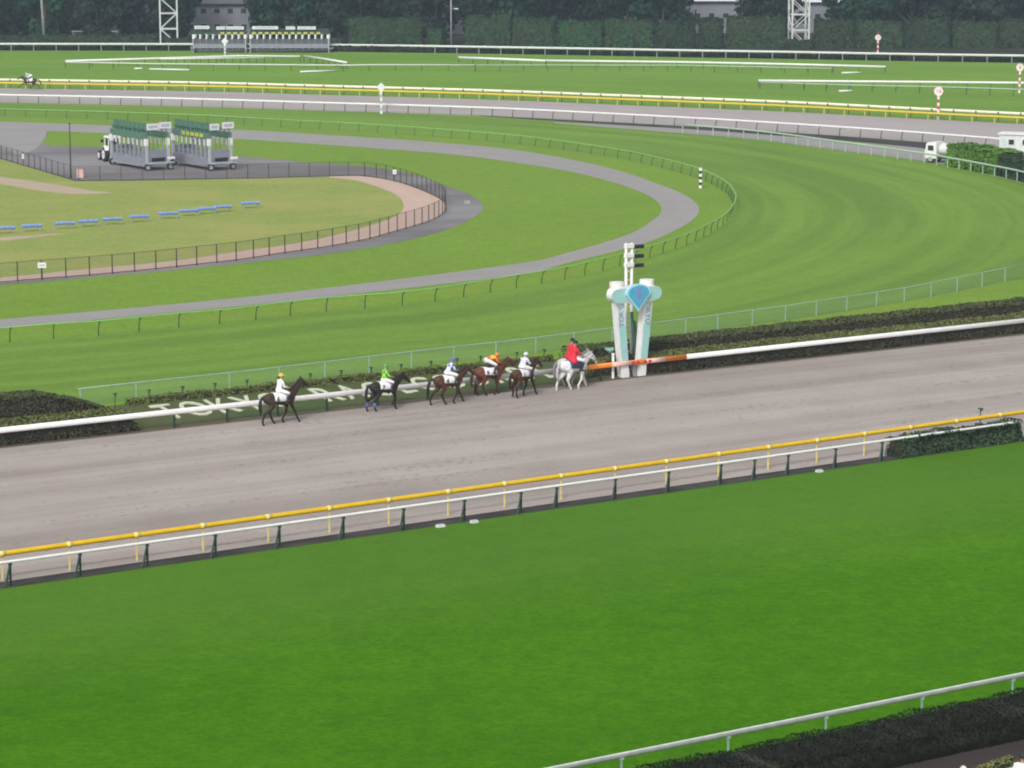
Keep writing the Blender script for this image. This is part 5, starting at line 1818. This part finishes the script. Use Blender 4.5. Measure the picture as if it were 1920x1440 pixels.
def rider_meshes(pose):
    P = POSES[pose]
    V = lambda p, y=0.0: Vector((p[0], y, p[1]))
    hip, chest, nk, hd = V(P['hip']), V(P['chest']), V(P['neck']), V(P['head'])
    mid = hip.lerp(chest, 0.45)
    tors = ([hip - (chest - hip) * 0.25, hip, mid, chest, chest.lerp(nk, 0.6)], [0.13, 0.165, 0.150, 0.185, 0.11], [0.10, 0.125, 0.105, 0.125, 0.075])
    fwd = (chest - hip).normalized()
    body = MB()
    body.sweep(tors[0], [r - 0.012 for r in tors[1]], [r - 0.012 for r in tors[2]], n=14, up=(1, 0, 0))
    body.sweep([chest.lerp(nk, 0.4), nk, nk.lerp(hd, 0.6)], [0.065, 0.055, 0.055], n=10, up=(1, 0, 0))
    body.ball(hd, (0.092, 0.076, 0.112), 14, 10)
    body.ball(hd + Vector((0.045, 0, -0.065)), (0.05, 0.048, 0.045), 10, 6)
    body.sweep([hd + Vector((0.08, 0, 0.015)), hd + Vector((0.112, 0, -0.022)), hd + Vector((0.085, 0, -0.035))], [0.011, 0.016, 0.01], n=6)
    for y in (-1, 1):
        body.ball(hd + Vector((-0.005, y * 0.078, -0.01)), (0.022, 0.012, 0.032), 6, 5)
        body.ball(hd + Vector((0.082, y * 0.032, 0.012)), (0.012, 0.014, 0.010), 6, 5)
    body.sweep([hd + Vector((0.088, -0.022, -0.055)), hd + Vector((0.094, 0, -0.055)), hd + Vector((0.088, 0.022, -0.055))], 0.008, n=5)
    jack, brch, boot = MB(), MB(), MB()
    jack.sweep([tors[0][0] + fwd * 0.06] + tors[0][1:], [r + 0.014 for r in tors[1]], [r + 0.014 for r in tors[2]], n=14, up=(1, 0, 0))
    jack.sweep([chest.lerp(nk, 0.5), chest.lerp(nk, 0.95)], [0.085, 0.068], n=10, up=(1, 0, 0))
    brch.sweep([hip - fwd * 0.13, hip - fwd * 0.02, hip + fwd * 0.07], [0.15, 0.185, 0.165], [0.11, 0.14, 0.12], n=14, up=(1, 0, 0))
    for s in (-1, 1):
        sh = chest + Vector((0.0, s * 0.175, 0.02)) + fwd * 0.04
        el, hn = V(P['elbow'], s * 0.235), V(P['hand'], s * 0.075)
        body.sweep([sh, el, hn - (hn - el).normalized() * 0.05], [0.050, 0.040, 0.026], n=8)
        hand_shape(body, hn, (1, 0, 0), s)
        jack.sweep([chest + Vector((0, s * 0.08, 0.02)), sh, sh.lerp(el, 0.5), el, el.lerp(hn, 0.55), hn.lerp(el, 0.18)], [0.07, 0.072, 0.062, 0.055, 0.047, 0.040], n=10)
        hj = hip + Vector((0.02, s * 0.10, -0.02))
        kn, an = V(P['knee'], s * 0.335), V(P['ankle'], s * 0.375)
        toe = an + Vector((0.16, s * 0.02, -0.055))
        body.sweep([hj, hj.lerp(kn, 0.5), kn, kn.lerp(an, 0.35), an], [0.085, 0.075, 0.052, 0.054, 0.036], n=10)
        body.sweep([an + Vector((-0.04, 0, -0.045)), an + Vector((0.04, 0, -0.03)), toe], [0.035, 0.04, 0.025], n=8)
        brch.sweep([hip + Vector((0, s * 0.05, 0)), hj, hj.lerp(kn, 0.5), kn, kn.lerp(an, 0.22)], [0.11, 0.108, 0.090, 0.066, 0.062], n=10)
        boot.sweep([kn.lerp(an, 0.12), kn.lerp(an, 0.38), kn.lerp(an, 0.8), an], [0.066, 0.067, 0.05, 0.047], n=10)
        boot.sweep([an + Vector((-0.055, 0, -0.05)), an + Vector((-0.01, 0, -0.02)), an + Vector((0.07, s * 0.01, -0.045)), toe], [0.04, 0.052, 0.044, 0.03], n=8)
    hel = MB()
    hc = hd + Vector((-0.012, 0, 0.028))
    n, m = 16, 6
    vs, fs = [], []
    for i in range(m):
        ph = R(-8) + R(90) * i / (m - 0.5)
        for j in range(n):
            th = 2 * math.pi * j / n
            vs.append(hc + Vector((0.128 * math.cos(ph) * math.cos(th), 0.108 * math.cos(ph) * math.sin(th), 0.118 * math.sin(ph))))
    vs.append(hc + Vector((0, 0, 0.12)))
    for i in range(m - 1):
        for j in range(n):
            a, b2 = i * n + j, i * n + (j + 1) % n
            fs.append((a, b2, b2 + n, a + n))
    for j in range(n):
        fs.append(((m - 1) * n + j, (m - 1) * n + (j + 1) % n, m * n))
    hel.add(vs, fs)
    hel.sweep([hc + Vector((0.10, -0.07, 0.0)), hc + Vector((0.155, -0.035, -0.006)), hc + Vector((0.165, 0, -0.008)), hc + Vector((0.155, 0.035, -0.006)), hc + Vector((0.10, 0.07, 0.0))], [0.02, 0.03, 0.032, 0.03, 0.02], 0.008, n=6)
    off_ = Vector((0, 0, -1.2))
    return dict(body=fuse(body, 'body', 0.0085, M['skin'], 2), jacket=fuse(jack, 'jacket', 0.014, M['white'], 3), breeches=fuse(brch, 'breeches', 0.014, M['breeches'], 3),
                boots=fuse(boot, 'boots', 0.013, M['boots'], 2), helmet=hel.mesh('helmet', M['white'], True))


RM = {}


def make_rider(label, horse, pose, jacket, helmet, group=None, dz=0.0, size=1.10, coat_skirt=False):
    if pose not in RM:
        RM[pose] = rider_meshes(pose)
    o = thing('person', label, 'person', horse.location + Vector((0, 0, 1.55 * horse.scale.z + dz)), horse.rotation_euler.z, group)
    o.scale = (horse.scale.z * size,) * 3
    for nm, mt_ in (('body', None), ('jacket', jacket), ('breeches', None), ('boots', None), ('helmet', helmet)):
        me_ = RM[pose][nm]
        if mt_ is not None:
            me_ = me_.copy()
            me_.materials.clear()
            me_.materials.append(mt_)
        link(nm, me_, o, (0, 0, -1.55))
    if coat_skirt:
        sk = MB()
        sk.sweep([(-0.02, 0, 0.30), (-0.05, 0, 0.16), (-0.09, 0, 0.02), (-0.12, 0, -0.10)], [0.19, 0.225, 0.28, 0.33], [0.14, 0.165, 0.20, 0.23], n=18, up=(1, 0, 0))
        sk.build('coat_skirt', jacket, o, shade=True)
    return o


hair_black = plain('black_horsehair', (0.014, 0.012, 0.012), 0.6, 0.2)
hair_brown = plain('brown_horsehair', (0.05, 0.022, 0.012), 0.6, 0.2)
hair_grey = plain('grey_horsehair', (0.42, 0.41, 0.40), 0.6, 0.15)
hair_slate = plain('slate_horsehair', (0.20, 0.20, 0.21), 0.6, 0.15)
c_dark = coat('dark_bay_coat', (0.050, 0.031, 0.021), (0.026, 0.018, 0.014))
c_black = coat('near_black_coat', (0.026, 0.020, 0.017), (0.018, 0.014, 0.013))
c_bay = coat('bay_coat', (0.082, 0.037, 0.023), (0.030, 0.018, 0.013))
c_red = coat('chestnut_bay_coat', (0.14, 0.045, 0.026), (0.06, 0.024, 0.015))
c_grey = coat('white_grey_coat', (0.76, 0.74, 0.75), (0.70, 0.67, 0.64))
c_grey2 = coat('dapple_grey_coat', (0.55, 0.53, 0.52), (0.50, 0.46, 0.42))

HD = math.atan2(T.y, T.x)
HG, RG = 'racehorses walking along the sand', 'jockeys on the walking racehorses'
h1 = make_horse('dark bay horse at the rear of the line with cloth number 6', g(526, 794), HD + 0.02, ('back', 'fwd', 'fwd', 'back'), c_dark, hair_black, neck=0.20, head=0.12, number='6', group=HG)
h2 = make_horse('near black horse with blue hind leg wraps, second from the rear', g(722, 768.5), HD + 0.04, ('lift', 'stand', 'back', 'stand'), c_black, hair_black, neck=-0.10, number='7', wraps='wrap_blue', tail_out=0.03, group=HG, scale=0.95)
h3 = make_horse('dark bay horse with swinging tail and cloth number 4, third from the rear', g(842, 757), HD + 0.0, ('fwd', 'back', 'back', 'fwd'), c_bay, hair_black, neck=-0.04, number='4', tail_out=0.10, group=HG, scale=0.97)
h4 = make_horse('reddish chestnut horse under the crouching orange jockey', g(918, 740.5), HD - 0.05, ('stand', 'back', 'stand', 'fwd'), c_red, hair_brown, neck=0.02, number='9', group=HG, scale=0.95)
h5 = make_horse('brown horse nearest behind the white lead horses', g(981, 743.5), HD + 0.30, ('back', 'fwd', 'lift', 'stand'), c_bay, hair_black, neck=0.02, number='1', group=HG, scale=0.95)
w1 = make_horse('white lead horse closest to the camera beside the finish post', g(1076, 729.5), HD + 0.10, ('fwd', 'back', 'back', 'fwd'), c_grey, hair_grey, neck=-0.16, head=-0.1, cloth='cloth_navy', stocky=1.08, group='white lead horses')
w2 = make_horse('grey white lead horse half hidden behind the nearer white one', g(1076, 729.5) + N * 0.80 + T * 0.34, HD + 0.10, ('back', 'fwd', 'fwd', 'back'), c_grey2, hair_slate, neck=-0.16, head=-0.1, cloth='cloth_navy', stocky=1.08, group='white lead horses')
h8 = make_horse('small far dark horse galloping left on the back sand', g(60, 167.5) - Vector((0, 1.5, 0)), math.pi - 0.12, ('reach', 'gather', 'push', 'tuck'), c_dark, hair_black, neck=-0.16, head=0.3, tail_out=0.25, number=None)
h8.location.z = 0.02

j_white = plain('white_silk', (0.78, 0.77, 0.80), 0.5, 0.04)
j_bluedot = silks('white_silk_blue_spots', (0.76, 0.77, 0.82), (0.10, 0.18, 0.50), 'dot', 9.0)
j_blue = silks('blue_white_silk', (0.10, 0.16, 0.52), (0.70, 0.72, 0.80), 'check', 5.0)
j_green = silks('green_lime_silk', (0.04, 0.30, 0.06), (0.36, 0.62, 0.08), 'check', 7.0)
j_orange = silks('orange_yellow_silk', (0.70, 0.10, 0.02), (0.80, 0.42, 0.04), 'check', 4.0)
j_teal = silks('teal_white_silk', (0.70, 0.76, 0.80), (0.12, 0.30, 0.50), 'dot', 8.0)
k_yellow = plain('yellow_cap', (0.78, 0.50, 0.04), 0.4, 0.08)
k_green = plain('green_cap', (0.10, 0.36, 0.10), 0.4, 0.1)
k_blue = plain('blue_cap', (0.10, 0.16, 0.48), 0.4, 0.1)
k_orange = plain('orange_cap', (0.72, 0.20, 0.03), 0.4, 0.1)
k_white = plain('pale_cap', (0.62, 0.74, 0.76), 0.4, 0.06)
make_rider('person in white with a yellow cap on the rearmost horse', h1, 'upright', j_white, k_yellow, group=RG)
make_rider('person in lime and green checks with a green cap', h2, 'upright', j_green, k_green, group=RG, dz=-0.02)
make_rider('person in blue and white with a blue cap, leaning forward', h3, 'leaning', j_blue, k_blue, group=RG)
make_rider('person in orange crouching over the chestnut horse', h4, 'crouch', j_orange, k_orange, group=RG)
make_rider('person in spotted white with a pale cap behind the lead horses', h5, 'leaning', j_bluedot, k_white, group=RG)
make_rider('person in a red jacket on the nearer white lead horse', w1, 'upright', M['red_cloth'], M['black'], size=1.2, coat_skirt=True, group='red jacketed lead riders')
make_rider('person in a red jacket on the farther grey white lead horse', w2, 'upright', M['red_cloth'], M['black'], size=1.2, coat_skirt=True, group='red jacketed lead riders')
make_rider('person in pale blue crouching on the small far galloping horse', h8, 'crouch', j_teal, k_white)


# ------------------------------------------------------------------ spectators in the near corner
def spectator(label, p, rz, shirt, hat, arms=0.1):
    o = thing('person', label, 'person', p, rz, 'spectators at the bottom corner')
    b = MB()
    b.sweep([(0, 0, 0.88), (0, 0, 1.05), (0, 0, 1.30), (0, 0, 1.42)], [0.16, 0.145, 0.185, 0.10], [0.10, 0.10, 0.115, 0.07], n=14, up=(1, 0, 0))
    b.sweep([(0, 0, 1.38), (0.01, 0, 1.50)], [0.06, 0.055], n=10, up=(1, 0, 0))
    b.ball((0.02, 0, 1.60), (0.095, 0.078, 0.115), 14, 10)
    b.sweep([(0.10, 0, 1.615), (0.135, 0, 1.58), (0.105, 0, 1.565)], [0.011, 0.016, 0.01], n=6)
    sh, br_, bt = MB(), MB(), MB()
    sh.sweep([(0, 0, 0.90), (0, 0, 1.05), (0, 0, 1.30), (0, 0, 1.43)], [0.185, 0.172, 0.205, 0.10], [0.125, 0.125, 0.135, 0.08], n=14, up=(1, 0, 0))
    for s in (-1, 1):
        b.ball((0.02, s * 0.08, 1.60), (0.02, 0.012, 0.03), 6, 5)
        b.sweep([(0, s * 0.19, 1.36), (-0.02, s * 0.24, 1.08), (0.16 + arms, s * 0.18, 0.95)], [0.05, 0.042, 0.028], n=8)
        hand_shape(b, (0.21 + arms, s * 0.18, 0.95), None, s)
        sh.sweep([(0, s * 0.10, 1.37), (0, s * 0.19, 1.36), (-0.01, s * 0.22, 1.2), (-0.02, s * 0.24, 1.07)], [0.075, 0.075, 0.066, 0.06], n=10)
        b.sweep([(0, s * 0.09, 0.90), (0.02, s * 0.10, 0.48), (0, s * 0.10, 0.08)], [0.085, 0.055, 0.038], n=10)
        br_.sweep([(0, s * 0.06, 0.95), (0, s * 0.09, 0.85), (0.02, s * 0.10, 0.48), (0, s * 0.10, 0.10)], [0.12, 0.11, 0.075, 0.06], n=10)
        bt.sweep([(-0.05, s * 0.10, 0.045), (0.02, s * 0.10, 0.06), (0.16, s * 0.11, 0.04)], [0.042, 0.05, 0.03], n=8)
    link('body', fuse(b, 'body', 0.010, M['skin'], 2), o)
    link('shirt', fuse(sh, 'shirt', 0.014, shirt, 3), o)
    link('trousers', fuse(br_, 'trousers', 0.014, M['cloth_navy'], 3), o)
    link('shoes', fuse(bt, 'shoes', 0.013, M['boots'], 2), o)
    hh_ = MB()
    hh_.ball((0.01, 0, 1.635), (0.112, 0.094, 0.10), 14, 8)
    hh_.sweep([(0.06, -0.07, 1.635), (0.15, 0, 1.625), (0.06, 0.07, 1.635)], [0.03, 0.045, 0.03], 0.008, n=6)
    hh_.build('cap', hat, o, shade=True)
    return o


beige = plain('beige_cap', (0.66, 0.60, 0.48), 0.7, 0.08)
spectator('person in a beige cap at the very bottom edge by the dark walkway', g(1804, 1546), 2.0, M['concrete'], beige)
spectator('person in a white shirt at the bottom right corner', g(1914, 1520), 1.2, M['breeches'], M['black'])
hedge('low_hedge', 'small yellowish hedge beside the corner spectators', 'hedge', g(1825, 1478), g(1912, 1455), 0.5, 0.45, 0.5, M['leaf_front'], size=0.05, dens=250, lump=0.03)
hr = thing('hand_rail', 'short pale hand rail at the bottom right corner', 'rail', g(1872, 1505))
pa, pb = g(1872, 1505), g(1960, 1480)
dd = pb - pa
MB().sweep([(0, 0, 0.95), (dd.x, dd.y, 0.95)], 0.03, n=8).build('rail', M['galv'], hr)
for t_ in (0.02, 0.5, 0.98):
    MB().cyl((dd.x * t_, dd.y * t_, 0), (dd.x * t_, dd.y * t_, 0.95), 0.025).build('post', M['galv'], hr)

# ------------------------------------------------------------------ air
HZ = 0.00023
mz = bpy.data.materials.new('haze')
mz.use_nodes = True
nt = mz.node_tree
nt.nodes.clear()
pv = nt.nodes.new("ShaderNodeVolumePrincipled")
pv.inputs["Color"].default_value = (0.66, 0.85, 1.0, 1)
pv.inputs["Density"].default_value = HZ
pv.inputs["Anisotropy"].default_value = 0.0
om = nt.nodes.new("ShaderNodeOutputMaterial")
nt.links.new(pv.outputs[0], om.inputs["Volume"])
hz = MB().box((0, 300, 17.0), (2 * G0 + 20, 2 * G0 + 20, 36.0)).build('haze', mz)
hz["kind"] = "stuff"
